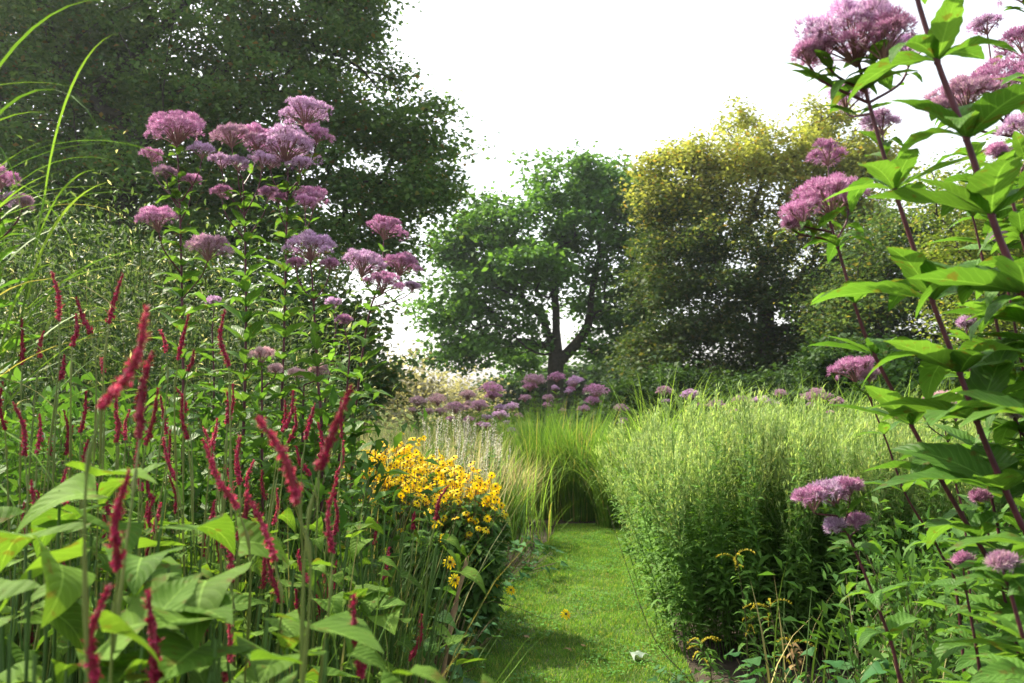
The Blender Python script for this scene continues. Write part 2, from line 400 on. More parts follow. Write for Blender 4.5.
# ------------------------------------------------------------------ trees
def grow(base, trunk_top, clumps, limbs=(), trunk_r=.3, tip_r=.012, alpha=.3, wob=.12, midn=3):
    """nodes + parents; every clump is joined to the nearest wood"""
    pos = []; par = []
    t = smooth_path([base, (np.array(base) * .5 + np.array(trunk_top) * .5) + U(-.1, .1, 3) * [1, 1, 0], trunk_top], 8)
    for i, p in enumerate(t): pos.append(p); par.append(i - 1)
    for lb in limbs:
        pts = smooth_path(lb, 9); d = [np.linalg.norm(p - pts[0]) for p in pos]; j = int(np.argmin(d))
        for p in pts[1:] if d[j] < .6 else pts: pos.append(p); par.append(j); j = len(pos) - 1
    plen = [0.] * len(pos)
    for i in range(1, len(pos)): plen[i] = plen[par[i]] + np.linalg.norm(pos[i] - pos[par[i]])
    tt = np.array(trunk_top)
    order = np.argsort(np.linalg.norm(clumps - tt, axis=1))
    ends = []
    for ci in order:
        c = clumps[ci]; A = np.array(pos); first = 4
        d = np.linalg.norm(A - c, axis=1) + alpha * np.array(plen); d[:first] += 50
        # branches rise outward: penalise starting above the clump
        d += np.maximum(0, A[:, 2] - c[2]) * .5
        j = int(np.argmin(d)); a = A[j]; L = np.linalg.norm(c - a)
        k = max(1, min(midn, int(L / .5)))
        for q in range(1, k + 1):
            f = q / (k + 1); p = a * (1 - f) + c * f + rng.normal(size=3) * wob * L * .35 + np.array([0, 0, .10 * L * math.sin(PI * f)])
            pos.append(p); par.append(j); plen.append(plen[j] + np.linalg.norm(p - pos[j])); j = len(pos) - 1
        pos.append(c); par.append(j); plen.append(plen[j] + np.linalg.norm(c - pos[j])); ends.append(len(pos) - 1)
    n = len(pos); r = np.zeros(n); ex = 2.35
    for i in range(n - 1, -1, -1):
        if r[i] == 0: r[i] = tip_r ** ex
        if par[i] >= 0: r[par[i]] += r[i]
    r = r ** (1 / ex)
    # trunk radius as asked; fine wood keeps its size
    sc = trunk_r / r[0]; r = r * (1 + (sc - 1) * np.clip((r / r[0]) * 1.6, 0, 1))
    r[0] *= 1.35; r[1] *= 1.08
    return np.array(pos), np.array(par), r
def wood(mb, pos, par, r, sides=6, m=0):
    i = np.arange(1, len(pos)); j = par[1:]; k = j >= 0; i, j = i[k], j[k]
    a, b = pos[j], pos[i]; d = b - a
    mid = (a + b) / 2
    rj = np.minimum(r[j], r[i] * 1.7 + .01)
    paths = np.stack([a - d * .02, mid, b + d * .04], 1)
    tubes(mb, paths, np.stack([rj, (rj + r[i]) / 2, r[i] * .98], 1), sides, m)
def lobes_points(lobes, n, shell=.55, minz=None, voids=0):
    """points spread through ellipsoids, more of them near the surface"""
    wgt = np.array([l[1][0] * l[1][1] * l[1][2] for l in lobes]) ** .75; wgt /= wgt.sum()
    out = []
    for l, k in zip(lobes, rng.multinomial(n, wgt)):
        rr = U(0, 1, k) ** shell * .97
        rr = np.maximum(rr, U(.0, .5, k))
        out.append(np.array(l[0]) + sphere_dirs(k) * rr[:, None] * np.array(l[1]))
    p = np.concatenate(out)
    if voids:      # hollows between the boughs, ragged outline
        k_ = 2 * PI / voids; a_, b_, c_ = U(0, 6, 3)
        f = np.sin(p[:, 0] * k_ + a_ + .8 * np.sin(p[:, 2] * k_ * .6)) + np.sin(p[:, 1] * k_ * .9 + b_) + 1.3 * np.sin(p[:, 2] * k_ * 1.25 + c_ + .9 * np.sin(p[:, 0] * k_ * .5)) + .5 * np.sin(p[:, 0] * k_ * 2.3 + p[:, 2] * k_ * 1.7)
        p = p[f > (-1.25 if voids == 2.2 else -.7) + rng.normal(0, .25, len(p))]
    if minz is not None: p = p[p[:, 2] > minz]
    return p
def foliage(mb, clumps, per, csize, lsize, tpl, flat=.55, droop=0., mfun=None, spray=0., ctr=None):
    n = len(clumps); k = per
    cs = csize * U(.6, 1.35, n)
    off = rng.normal(size=(n, k, 3)) * .5; off[..., 2] *= flat
    lens = np.linalg.norm(off, axis=2, keepdims=True); off = off / np.maximum(lens, 1) ** .5
    if spray:      # each bough reaches outward and hangs at its tip
        o_ = nrm((clumps - ctr) * [1, 1, .35]); u_ = U(-.6, 1.3, (n, k, 1)) * spray * U(.5, 1.4, (n, 1, 1))
        off = off * (1 - .25 * np.abs(u_)) + o_[:, None] * u_; off[..., 2] -= .35 * np.maximum(u_[..., 0], 0) ** 2
    if droop: off[..., 2] -= np.abs(rng.normal(size=(n, k))) * droop
    p = (clumps[:, None] + off * cs[:, None, None]).reshape(-1, 3); N_ = len(p)
    az = U(0, 2 * PI, N_); el = rng.normal(-.2, .4, N_)
    R = frames(dirs(az, el), roll=rng.normal(0, .7, N_))
    sz = lsize * U(.6, 1.4, N_)
    if mfun is None: mb.inst(tpl, p, R, sz)
    else:
        mi = mfun(p)
        for q in np.unique(mi): k_ = mi == q; mb.inst(tpl, p[k_], R[k_], sz[k_], int(q))
def tree(name, label, base, top, lobes, nclump, per, csize, lsize, leaf, bark, trunk_r, limbs=(), group=None, cat='tree', minz=None, mfun=None, flat=.55, droop=0., alpha=.3, lw=.6, tip=.012, shell=.55, voids=0, spray=.0):
    base = np.array(base, float)
    cl = lobes_points(lobes, nclump, shell, minz, voids)
    pos, par, r = grow(base, top, cl, limbs, trunk_r, tip, alpha)
    root = thing(name, tuple(base), label, cat, group)
    mb = MB(); wood(mb, pos, par, r); mb.build('trunk', bark, root, base, True)
    mb = MB(); foliage(mb, cl, per, csize, lsize, quad_leaf(lw), flat, droop, mfun, spray, np.array(top, float))
    mb.build('crown', leaf, root, base)
    return root
def L(px, py, d, rpx, rpy=None, rd=None):
    """a crown lobe seen at a pixel, radii given in pixels at its distance"""
    rpy = rpy or rpx; k = d / FPX
    return (P(px, py, d), (rpx * k, (rd or rpx) * k, rpy * k))
def B(px, d): q = P(px, 400, d); return (q[0], d, 0.)

# the oak in the middle
d = 44.
oak_l = [L(610, 345, d, 44, 24), L(470, 355, d + 1, 44, 20), L(530, 360, d + 2, 40, 14), L(655, 205, d, 26, 36), L(652, 300, d, 30, 50), L(640, 240, d, 34, 50), L(595, 178, d, 45, 26), L(452, 240, d, 22, 26), L(470, 300, d, 50, 40), L(500, 225, d, 48, 40), L(565, 190, d, 55, 38), L(622, 205, d, 42, 38), L(570, 240, d, 62, 45), L(478, 265, d + 1, 40, 36),
         L(620, 260, d, 34, 42), L(515, 285, d, 60, 34), L(460, 320, d, 36, 32), L(512, 335, d - 1, 48, 22), L(612, 300, d + 1, 50, 30), L(640, 335, d, 34, 34),
         L(446, 248, d, 24, 30), L(452, 355, d, 30, 16), L(530, 262, d - 3, 40, 28)]
limbs = [[P(558, 362, d), P(575, 345, d), P(588, 325, d), P(592, 290, d), P(600, 255, d)],
         [P(556, 350, d), P(556, 310, d), P(553, 270, d), P(562, 230, d), P(560, 200, d)],
         [P(554, 352, d), P(542, 318, d), P(522, 300, d), P(500, 290, d), P(480, 260, d)],
         [P(588, 325, d), P(605, 312, d - 1), P(625, 300, d - 1)],
         [P(553, 300, d), P(536, 290, d - 2), P(515, 260, d - 2)],
         [P(554, 356, d), P(530, 350, d - 1), P(500, 325, d - 2), P(470, 330, d - 2)]]
tree('oak_tree', 'round-headed green oak with dark forked limbs showing, standing alone in the middle distance', B(557, d), P(556, 352, d), oak_l, 720, 72, .95, .30,
     M['oak'], M['bark_dark'], .46, limbs, alpha=.18, shell=.6, flat=.5, voids=2.2, spray=.7)
# tall tree on the left, and its neighbour behind
d = 24.
big = [L(60, -60, d, 170, 130), L(190, 20, d, 130, 95), L(60, 90, d + 1, 130, 90), L(290, -10, d, 95, 80), L(250, 110, d, 110, 80), L(330, 60, d, 75, 70),
       L(375, 130, d, 72, 62), L(408, 178, d, 40, 46), L(370, 210, d, 60, 55), L(310, 215, d, 80, 70), L(395, 262, d + .5, 30, 34), L(170, 180, d, 110, 75), L(40, 190, d, 100, 70),
       L(240, -130, d, 150, 100), L(370, 10, d, 28, 60), L(415, 120, d, 35, 30), L(385, 175, d, 55, 45), L(420, 150, d, 34, 40)]
limbs = [[P(120, 150, d), P(180, 90, d), P(250, 110, d), P(320, 160, d), P(352, 215, d), P(366, 262, d)],
         [P(120, 130, d), P(60, 60, d), P(40, -20, d)], [P(130, 60, d), P(180, 10, d), P(230, -60, d)], [P(180, 90, d), P(270, 50, d), P(350, 60, d), P(400, 120, d)]]
tree('broadleaf_tree', 'huge dark broadleaf tree filling the upper left, its drooping crown overhanging the purple flowers', B(128, d), P(122, 120, d), big, 1500, 190, .85, .155,
     M['bigtree'], M['bark_dark'], .42, limbs, alpha=.25, droop=.2, tip=.014, flat=.4, shell=.42, voids=2.3, spray=.55)
d = 31.
tree('background_tree', 'dark leafy tree standing behind the huge one at the far left edge', B(10, d), P(16, 150, d),
     [L(-60, -20, d, 150, 120), L(40, 60, d, 120, 100), L(-40, 170, d, 120, 90), L(130, 160, d, 90, 70), L(210, 230, d, 80, 60), L(60, 250, d, 120, 50)], 420, 190, 1.5, .20,
     M['bigtree2'], M['bark_dark'], .4, alpha=.25)
# golden tree and its neighbours on the right
d = 33.
def gold_sunmix(p):  # paints the crown's light: sunlit leaf colour high up, shaded colour below
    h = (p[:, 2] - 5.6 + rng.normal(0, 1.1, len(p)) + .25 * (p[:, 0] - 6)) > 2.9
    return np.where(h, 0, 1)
gold = [L(668, 185, d, 24, 34), L(702, 150, d, 32, 30), L(674, 215, d, 34, 40), L(860, 150, d, 30, 30), L(690, 200, d, 52, 60), L(745, 165, d, 58, 62), L(800, 160, d, 52, 62), L(845, 190, d, 50, 70), L(690, 265, d, 50, 60), L(720, 270, d - 1, 70, 75), L(790, 280, d, 70, 80),
        L(670, 335, d, 50, 55), L(668, 245, d, 30, 45), L(700, 350, d - 1, 60, 50), L(760, 360, d, 60, 40), L(845, 290, d, 55, 70), L(830, 130, d, 30, 34), L(672, 165, d, 26, 24), L(740, 125, d, 24, 22), L(830, 365, d, 60, 35)]
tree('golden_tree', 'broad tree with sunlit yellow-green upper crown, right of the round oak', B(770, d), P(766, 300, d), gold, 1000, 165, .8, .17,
     [M['gold'], M['goldshade']], M['bark'], .4, alpha=.22, droop=.35, mfun=gold_sunmix, tip=.014, flat=.45, shell=.5, voids=2.1, spray=.8)
d = 27.
tree('shade_tree', 'dark green tree with black stems behind the right-hand flower stalks', B(880, d), P(882, 300, d),
     [L(860, 300, d, 60, 60), L(910, 250, d, 60, 60), L(960, 300, d, 70, 70), L(870, 370, d, 70, 30), L(1010, 230, d, 60, 70)], 300, 150, 1.0, .14, M['bigtree2'], M['bark_dark'], .25)
d = 17.
tree('yellowing_tree', 'small tree with light yellow-green leaves at the right edge', B(1010, d), P(1005, 300, d),
     [L(985, 240, d, 60, 60), L(1040, 200, d, 70, 80), L(1000, 310, d, 70, 50), L(1090, 300, d, 80, 90), L(930, 190, d, 25, 25)], 260, 130, .7, .085, M['lightshrub'], M['bark'], .12)

def shrub(px, d, hpy, wpx, leaf, label, lsize, n=90, per=230, name='shrub', group=None, cat='shrub', cs=None, lw=.6):
    b = np.array(B(px, d)); top = P(px, hpy, d)[2]; rw = wpx * d / FPX
    lob = [((b[0] + U(-.5, .5) * rw, d + U(-.4, .4) * rw, top * U(.35, .62)), (rw * U(.55, .8), rw * U(.5, .7), top * .38)) for _ in range(5)]
    lob.append(((b[0], d, top * .62), (rw * .7, rw * .6, top * .38)))
    cl = lobes_points(lob, n, .5, .15)
    pos, par, r = grow(b, (b[0], b[1], top * .3), cl, (), .05 * top ** .5, .006, .2)
    root = thing(name, tuple(b), label, cat, group)
    mb = MB(); wood(mb, pos, par, r, 5); mb.build('branches', M['bark_dark'], root, b, True)
    mb = MB(); foliage(mb, cl, per, cs or rw * .33, lsize * 1.35, quad_leaf(lw + .1)); mb.build('foliage', leaf, root, b)
shrubs = [
 (-60, 13.5, 215, 130, 'darkshrub', 'dark hedge shrub cut off by the left edge of the garden view', .08, 110),
 (60, 14, 225, 115, 'darkshrub', 'dark hedge shrub behind the arching grass at far left', .08, 110),
 (150, 15, 232, 115, 'bigtree2', 'dark shrub with yellowing leaves below the huge tree trunk', .085, 110),
 (235, 14.5, 245, 110, 'darkshrub', 'dark shrub behind the tallest purple flower stems', .08, 100),
 (322, 16, 262, 85, 'bigtree2', 'dark shrub at the right end of the left hedge', .09, 130),
 (520, 58, 372, 60, 'darkshrub', 'low distant bush left of the oak trunk', .3, 60),
 (610, 56, 360, 75, 'darkshrub', 'low distant bush right of the oak trunk', .3, 70),
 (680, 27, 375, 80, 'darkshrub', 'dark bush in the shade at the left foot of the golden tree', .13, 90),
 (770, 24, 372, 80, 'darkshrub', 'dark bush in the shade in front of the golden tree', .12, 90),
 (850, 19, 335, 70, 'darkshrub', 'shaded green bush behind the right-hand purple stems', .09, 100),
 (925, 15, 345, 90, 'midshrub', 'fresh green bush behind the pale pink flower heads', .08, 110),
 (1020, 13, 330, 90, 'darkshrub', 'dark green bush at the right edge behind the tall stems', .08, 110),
]
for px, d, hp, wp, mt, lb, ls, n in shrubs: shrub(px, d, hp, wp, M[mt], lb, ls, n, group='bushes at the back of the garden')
# thin pale bushes against the sky
for px, d, hp, wp, lb in [(415, 30, 352, 45, 'pale wispy bush against the white sky left of the oak'), (462, 36, 368, 50, 'pale thin bush below the left side of the oak'), (365, 24, 345, 50, 'pale wispy bush seen past the huge tree')]:
    shrub(px, d, hp, wp, M['wispy'], lb, .10, 70, 45, 'wispy_bush', 'pale bushes against the sky', cs=1.1)

# ------------------------------------------------------------------ joe pye weed
tuft_mb = MB()
_d = nrm(np.array([(math.cos(i * 2.4) * (.25 + .09 * i), math.sin(i * 2.4) * (.25 + .09 * i), 1) for i in range(9)]))
tuft_mb.inst([(np.array([(-.05, 0, 0), (.05, 0, 0), (.035, 1, 0), (-.035, 1, 0)], float), np.array([(0, 1, 2, 3)]), 0, np.zeros((4, 2), np.float32))], np.zeros((9, 3)), frames(_d, roll=U(0, 3, 9)), U(.8, 1.1, 9))
TUFT = tuft_mb.tpl()
tuft_mb = MB(); tuft_mb.inst([(np.array([(-.16, 0, 0), (.16, 0, 0), (.12, .9, 0), (-.12, .9, 0)], float), np.array([(0, 1, 2, 3)]), 0, np.zeros((4, 2), np.float32))], np.zeros((4, 3)), frames(_d[[1, 3, 5, 7]], roll=U(0, 3, 4)), U(.9, 1.2, 4))
TUFT_FAR = tuft_mb.tpl()
def head(root, origin, base, top, w, axis=(0, 0, 1), near=True, pale=False, h=.27, name='flower_head'):
    """domed flower head: stalks fan out from base to clusters of florets on a dome around top"""
    base = np.array(base, float); top = np.array(top, float); ax = nrm(axis)
    R0 = frames(np.array([ax]), up=(0.05, 1, 0))[0]; X, Z = R0[:, 0], R0[:, 2]
    nsub = int(np.clip((w / .026) ** 2 * .8, 7, 60)); i = np.arange(nsub)
    rr = np.sqrt((i + .5) / nsub) * w / 2 * U(.78, 1.18, nsub); an = i * 2.39996 + U(-.3, .3, nsub)
    hh = h * w * (1 - (rr / (w / 2)) ** 2 * .85) + U(-.2, .12, nsub) * w * .6
    C = top + X * (np.cos(an) * rr)[:, None] + Z * (np.sin(an) * rr)[:, None] + ax * (hh - h * w)[:, None]
    mb = MB(); sr = w * U(.05, .10, nsub) + .004
    per = 32 if near else 10; ts = .0115 if near else .014
    dd = nrm(rng.normal(size=(nsub, per, 3)) + ax * .9)
    pts = C[:, None] + dd * sr[:, None, None] * np.array([1, 1, .75])
    n_ = nsub * per; D = nrm((dd + ax * .5).reshape(-1, 3) + rng.normal(0, .2, (n_, 3)))
    # template's long axis is its z: align z with D
    F = frames(D, roll=U(0, 6, n_)); F = F[:, :, [0, 2, 1]] * np.array([1, -1, 1])
    mb.inst(TUFT if near else TUFT_FAR, pts.reshape(-1, 3), F, ts * U(.7, 1.3, n_))
    ho = mb.build(name, M['jp_flower_pale'] if pale else M[('jp_flower', 'jp_flower_c', 'jp_flower_b', 'jp_flower')[rng.integers(4)]], root, origin)
    sb = MB(); t = np.linspace(0, 1, 5)[None, :, None]
    mid = base + (C - base) * .45 + ax * w * .05 + (top - base) * .1
    pa = base * (1 - t) ** 2 + mid[:, None] * 2 * t * (1 - t) + C[:, None] * t * t
    tubes(sb, pa, np.linspace(.0022, .0009, 5)[None] * (1 if near else 1.2), 4)
    k = nsub * 5; j = rng.integers(0, nsub, k); e = C[j] + dd[j, rng.integers(0, per, k)] * sr[j][:, None] * .8
    a0 = C[j] - (C[j] - base) * .16
    tubes(sb, np.stack([a0, (a0 + e) / 2, e], 1), np.full((k, 3), .0006), 3)
    st = sb.build('stalks', M['jp_branch'], ho)
    st.data.transform(__import__('mathutils').Matrix.Translation(-Vector(np.asarray(origin, float))))
    return ho
JPL = [leaf_tpl(14, .17, .35, dr, .40, .06, .04, wv) for dr, wv in ((.5, .10), (.9, .14), (.2, .08), (1.3, .12))]
JPL_FAR = [leaf_tpl(4, .15, .35, dr, .4) for dr in (.5, 1.0, .2)]
def whorls(mb, pts, dirs_, sizes, n_leaf, near=True, el=.55, el_sd=.15, az0=None):
    T = JPL if near else JPL_FAR
    for q, (p, s) in enumerate(zip(pts, sizes)):
        a0 = U(0, 6.3) if az0 is None else az0[q]
        k = n_leaf[q] if hasattr(n_leaf, '__len__') else n_leaf
        az = a0 + np.arange(k) * 2 * PI / k + U(-.25, .25, k)
        D = dirs(az, rng.normal(el, el_sd, k))
        D = nrm(D + (nrm(dirs_[q]) - [0, 0, 1]) * .5)
        for i in range(k):
            mb.inst(T[rng.integers(len(T))], [p], frames(D[i:i + 1], roll=rng.normal(0, .18, 1)), [s * U(.8, 1.15)])
def joepye(path, heads, label, group, nodes=None, leaf=.17, nleaf=4, near=True, r0=.006, lit=False, pale=False, el=.5, side_shoots=0, cat='flowering plant', extra_stalks=(), lo=.0, stemm=None, name='joe_pye_weed'):
    """path: world points from the ground to the tip; heads: (x,y,z,width[,attach fraction])"""
    path = np.array(path, float); base = path[0].copy(); base[2] = 0
    root = thing(name, tuple(base), label, cat, group)
    sp = smooth_path(path, 40); sb = MB()
    tubes(sb, sp[None], np.linspace(r0, r0 * .45, 40)[None], 8 if near else 5)
    tan = nrm(np.gradient(sp, axis=0)); fb = MB(); Ltot = 1
    cum = np.concatenate([[0], np.cumsum(np.linalg.norm(np.diff(sp, axis=0), axis=1))]); T = cum[-1]
    def at(l): return np.array([np.interp(l, cum, sp[:, k]) for k in range(3)]), nrm(np.array([np.interp(l, cum, tan[:, k]) for k in range(3)]))
    if nodes is None:
        s0 = T * U(.16, .22) + lo; ls = []
        while s0 < T * .97: ls.append(s0); s0 += leaf * U(.45, .62) * (1.0 if s0 < T * .7 else .8)
    else:   # nearest arclength to the given points
        ls = [cum[np.argmin(np.linalg.norm(sp - np.array(q), axis=1))] for q in nodes]
    pts = [at(l) for l in ls]
    sz = [leaf * (1.0 if l < T * .75 else 1 - .55 * (l / T - .75) / .25) for l in ls]
    whorls(fb, [p for p, _ in pts], [t for _, t in pts], sz, nleaf, near, el)
    mats = M['jp_leaf'] if near and not lit else M['jp_leaf_lit'] if lit else M['jp_leaf_far']
    # node swellings
    for l in ls:
        p, t = at(l); rr = r0 * (1 - .5 * l / T)
        tubes(sb, np.array([[p - t * rr * 1.2, p, p + t * rr * 1.2]]), np.array([[rr * .9, rr * 1.45, rr * .9]]), 8 if near else 5)
    for h in heads:
        top = np.array(h[:3], float); wdt = h[3]; fr = h[4] if len(h) > 4 else 1.0
        p, t = at(T * fr); gap = wdt * .55
        ax = nrm(np.array([0, 0, 1.]) + t * .4 + np.append(rng.normal(0, .08, 2), 0))
        b = top - ax * gap
        if np.linalg.norm(b - p) > .015:
            q = smooth_path([p, p * .45 + b * .55 + np.array([(b - p)[0] * .2, (b - p)[1] * .2, -.0]) , b], 10)
            tubes(sb, q[None], np.linspace(r0 * .45, r0 * .3, 10)[None], 6)
            if near:
                whorls(fb, [q[3], q[6]], [t, t], [leaf * .42, leaf * .3], 2, near, .5)
        head(root, base, b, top, wdt, ax, near, pale)
    sb.build('stem', stemm or M['jp_stem'], root, base, True)
    if fb.n: fb.build('foliage', mats, root, base, True)
    return root

# ---- left group, about three metres off
GL = 'tall joe pye weed at the back of the left bed'
def left_plant(stem_px, heads_px, d, label, **kw):
    kw['leaf'] = kw.get('leaf', .13) * 1.05
    """stem_px: pixels from low to high; the foot is carried down to the ground"""
    pts = [P(x, y, d) for x, y in stem_px]
    foot = pts[0].copy(); foot[2] = 0; foot[0] += U(-.05, .05)
    hs = [(*P(x, y, d + dd), wpx * .92 * d / FPX, fr) for x, y, wpx, dd, fr in heads_px]
    return joepye([foot] + pts, hs, label, GL, **kw)
left_plant([(183, 420), (182, 300), (180, 215), (178, 160)], [(176, 118, 58, 0, 1), (152, 152, 22, .05, .93), (202, 146, 26, -.05, .93), (166, 170, 18, 0, .92), (192, 178, 16, 0, .9), (156, 212, 40, -.1, .82), (208, 240, 40, -.2, .78)], 2.9,
           'leftmost tall joe pye weed with one broad dusty pink head at its tip', leaf=.13, lit=True, nleaf=4)
left_plant([(243, 440), (246, 320), (245, 240), (243, 180)], [(232, 128, 40, 0, 1), (258, 132, 42, .1, .99), (222, 158, 24, 0, .94), (262, 156, 26, 0, .94), (238, 160, 22, -.05, .95), (222, 190, 18, 0, .9), (268, 190, 16, 0, .9)], 3.0,
           'tall joe pye weed with twin pink heads, second of the clustered stems', leaf=.125, lit=True)
left_plant([(282, 450), (284, 340), (286, 250), (288, 170)], [(288, 134, 62, 0, 1), (303, 104, 50, .1, 1), (272, 158, 24, 0, .95), (318, 128, 30, 0, .96), (300, 160, 26, -.05, .94), (312, 192, 36, 0, .86), (278, 196, 14, 0, .9)], 3.1,
           'tallest joe pye weed in the left bed, its stacked heads reaching highest', leaf=.13, lit=True)
left_plant([(322, 470), (318, 380), (314, 310), (312, 275)], [(312, 238, 48, 0, 1), (296, 262, 18, 0, .95), (330, 262, 16, 0, .95), (306, 200, 22, .1, 1)], 2.8,
           'joe pye weed with a single low head below the tallest stems', leaf=.12, lit=True)
left_plant([(352, 470), (358, 390), (368, 320), (380, 280)], [(386, 222, 38, .1, 1), (366, 256, 44, 0, .97), (404, 258, 38, 0, .98), (386, 276, 36, -.1, .96), (412, 284, 14, 0, .94)], 3.2,
           'rightmost joe pye weed of the left bed with four heads against the pale sky', leaf=.14, lit=True)
left_plant([(335, 520), (340, 450), (346, 400), (350, 350)], [(345, 318, 12, 0, 1)], 3.0, 'leafy joe pye weed in bud beside the rightmost left-bed stem', leaf=.14, lit=False)
left_plant([(262, 520), (262, 460), (262, 400), (262, 375)], [(262, 352, 24, 0, 1), (276, 368, 10, 0, .97)], 2.7, 'short joe pye weed with a small faded pink head amid leaves', leaf=.11, lit=False, pale=True)
left_plant([(300, 520), (302, 460), (303, 410), (304, 385)], [(320, 368, 18, 0, 1), (297, 372, 14, 0, .98)], 2.9, 'short joe pye weed with two small faded heads', leaf=.13, lit=False, pale=True)
left_plant([(-10, 420), (-6, 330), (-4, 260), (0, 215)], [(2, 172, 34, 0, 1), (0, 196, 26, 0, .97), (24, 200, 12, 0, .96)], 2.2, 'joe pye weed cut off by the left edge with violet heads', leaf=.13, lit=False)
left_plant([(215, 520), (213, 440), (214, 380), (212, 330)], [(214, 300, 14, 0, 1)], 3.3, 'budding joe pye weed hidden between the left stems', leaf=.12, lit=False)
left_plant([(305, 520), (318, 440), (330, 370), (336, 330)], [(334, 300, 16, 0, 1)], 3.5, 'dark leafy joe pye weed without open flowers behind the others', leaf=.12, lit=False)

# ---- right group, close by
GR = 'joe pye weed beside the camera on the right'
def right_plant(stem_px, nodes_px, heads_px, d, label, dfoot=.0, **kw):
    pts = [P(x, y, d) for x, y in stem_px]
    foot = pts[0] + (pts[0] - pts[1]) * .6; foot[2] = 0; foot[1] += dfoot; foot[0] = min(foot[0], pts[0][0] + .35)
    hs = [(*P(x, y, d + dd), wpx * 1.12 * d / FPX, fr) for x, y, wpx, dd, fr in heads_px]
    nd = [P(x, y, d) for x, y in nodes_px] if nodes_px else None
    if nd:
        z0 = min(q[2] for q in nd); z = z0 - .16
        p0 = np.array(pts[0])
        while z > .25:
            f = (z / p0[2]) if z < p0[2] else 1; nd.append(foot * (1 - f) + p0 * f if f < 1 else p0); z -= .15
    return joepye([foot] + pts, hs, label, GR, nodes=nd, **kw)
right_plant([(1060, 380), (1024, 292), (999, 237), (965, 135), (938, 64), (915, -10), (905, -70)], [(1024, 292), (992, 222), (965, 135), (937, 60), (915, -12)],
            [(900, -90, 90, 0, 1), (940, -70, 60, 0, .95)], 1.35, 'nearest joe pye weed with thick purple stem and wide leaves at the right edge', r0=.0075, leaf=.21, nleaf=6, el=.42)
right_plant([(1060, 600), (1024, 530), (986, 445), (957, 366), (930, 295), (893, 185), (868, 100), (858, 60)], [(1005, 490), (975, 418), (957, 368), (930, 297), (893, 185), (866, 92)],
            [(850, 14, 90, 0, 1), (880, 26, 60, -.05, .99), (824, 44, 30, 0, .97), (808, 50, 26, 0, .96), (846, 90, 40, .08, .95), (905, 44, 40, .05, .96), (880, 118, 30, .1, .9)], 1.55,
            'joe pye weed with the largest lilac head, at the top right against the sky', r0=.0068, leaf=.205, nleaf=6, el=.4)
right_plant([(1040, 640), (1000, 578), (951, 497), (916, 434), (872, 350), (854, 302), (840, 255), (828, 215)], [(978, 546), (942, 482), (913, 430), (872, 350), (853, 300), (838, 250)],
            [(826, 186, 56, 0, 1), (800, 204, 36, -.03, .98), (846, 192, 30, .05, .97), (826, 148, 32, .15, .98), (792, 222, 14, 0, .97)], 1.75,
            'joe pye weed with a full lilac head in front of the golden tree', r0=.006, leaf=.165, nleaf=5, el=.45)
right_plant([(925, 760), (901, 683), (892, 645), (874, 597), (851, 541), (838, 516)], [(890, 640), (872, 594), (855, 552)],
            [(812, 492, 34, 0, 1), (834, 484, 36, 0, .99), (849, 484, 18, 0, .98), (835, 524, 13, 0, .97), (856, 520, 13, 0, .96)], 1.75,
            'low leaning joe pye weed with a small purple head before the goldenrod', r0=.005, leaf=.13, nleaf=4, el=.35)
right_plant([(960, 620), (940, 552), (907, 497), (886, 440), (868, 395)], [(938, 550), (905, 495), (884, 436)],
            [(853, 362, 34, 0, 1), (868, 372, 16, 0, .98)], 2.1, 'thin joe pye weed with a small rosy head near mid height of the right stems', r0=.0042, leaf=.13, nleaf=3, el=.4)
right_plant([(1090, 420), (1070, 300), (1040, 190), (1010, 130), (990, 110)], None,
            [(965, 84, 56, 0, 1), (1000, 70, 60, 0, .98), (1020, 36, 44, .1, .98), (940, 104, 24, 0, .96), (985, 20, 26, .1, .95)], 1.9, 'joe pye weed with loose heads partly hidden by leaves at the top right corner', r0=.006, leaf=.18, nleaf=5)
right_plant([(1070, 800), (1045, 700), (1024, 640), (1010, 590)], [(1040, 690), (1020, 640), (1008, 590)], [(1003, 560, 14, 0, 1)], 1.3, 'leafy joe pye weed with large serrated leaves in the bottom right corner', r0=.006, leaf=.19, nleaf=4, el=.25)
right_plant([(1000, 760), (985, 700), (975, 640), (965, 585)], [(985, 700), (976, 645), (966, 590)], [(963, 560, 10, 0, 1)], 1.7, 'budding joe pye weed between the low purple head and the corner leaves', r0=.005, leaf=.17, nleaf=4, el=.2)
right_plant([(1075, 560), (1050, 440), (1035, 350), (1030, 250), (1022, 170)], None, [(1030, 120, 44, 0, 1), (1016, 412, 14, .2, .6)], 1.65, 'leafy joe pye weed cropped by the right edge', r0=.006, leaf=.19, nleaf=5, el=.4)
right_plant([(1010, 640), (1000, 540), (985, 470), (975, 410), (968, 350)], None, [(966, 322, 10, 0, 1)], 2.0, 'budding joe pye weed standing behind the two thickest stems', r0=.005, leaf=.17, nleaf=5, el=.3)
right_plant([(1090, 560), (1060, 480), (1030, 400), (1010, 300), (1000, 262)], None, [(998, 236, 10, 0, 1)], 1.9, 'leafy joe pye weed in bud behind the right edge stem', r0=.005, leaf=.18, nleaf=5, el=.35)
right_plant([(1120, 500), (1080, 400), (1040, 300), (1012, 200), (1002, 175)], None, [(998, 150, 10, 0, 1)], 1.6, 'leafy joe pye weed in bud just inside the upper right edge', r0=.0055, leaf=.18, nleaf=5, el=.35)
right_plant([(1040, 760), (1020, 660), (1000, 580), (985, 520)], None, [(980, 496, 10, 0, 1)], 1.8, 'leafy joe pye weed in bud low between the thick stems', r0=.005, leaf=.18, nleaf=5, el=.3)
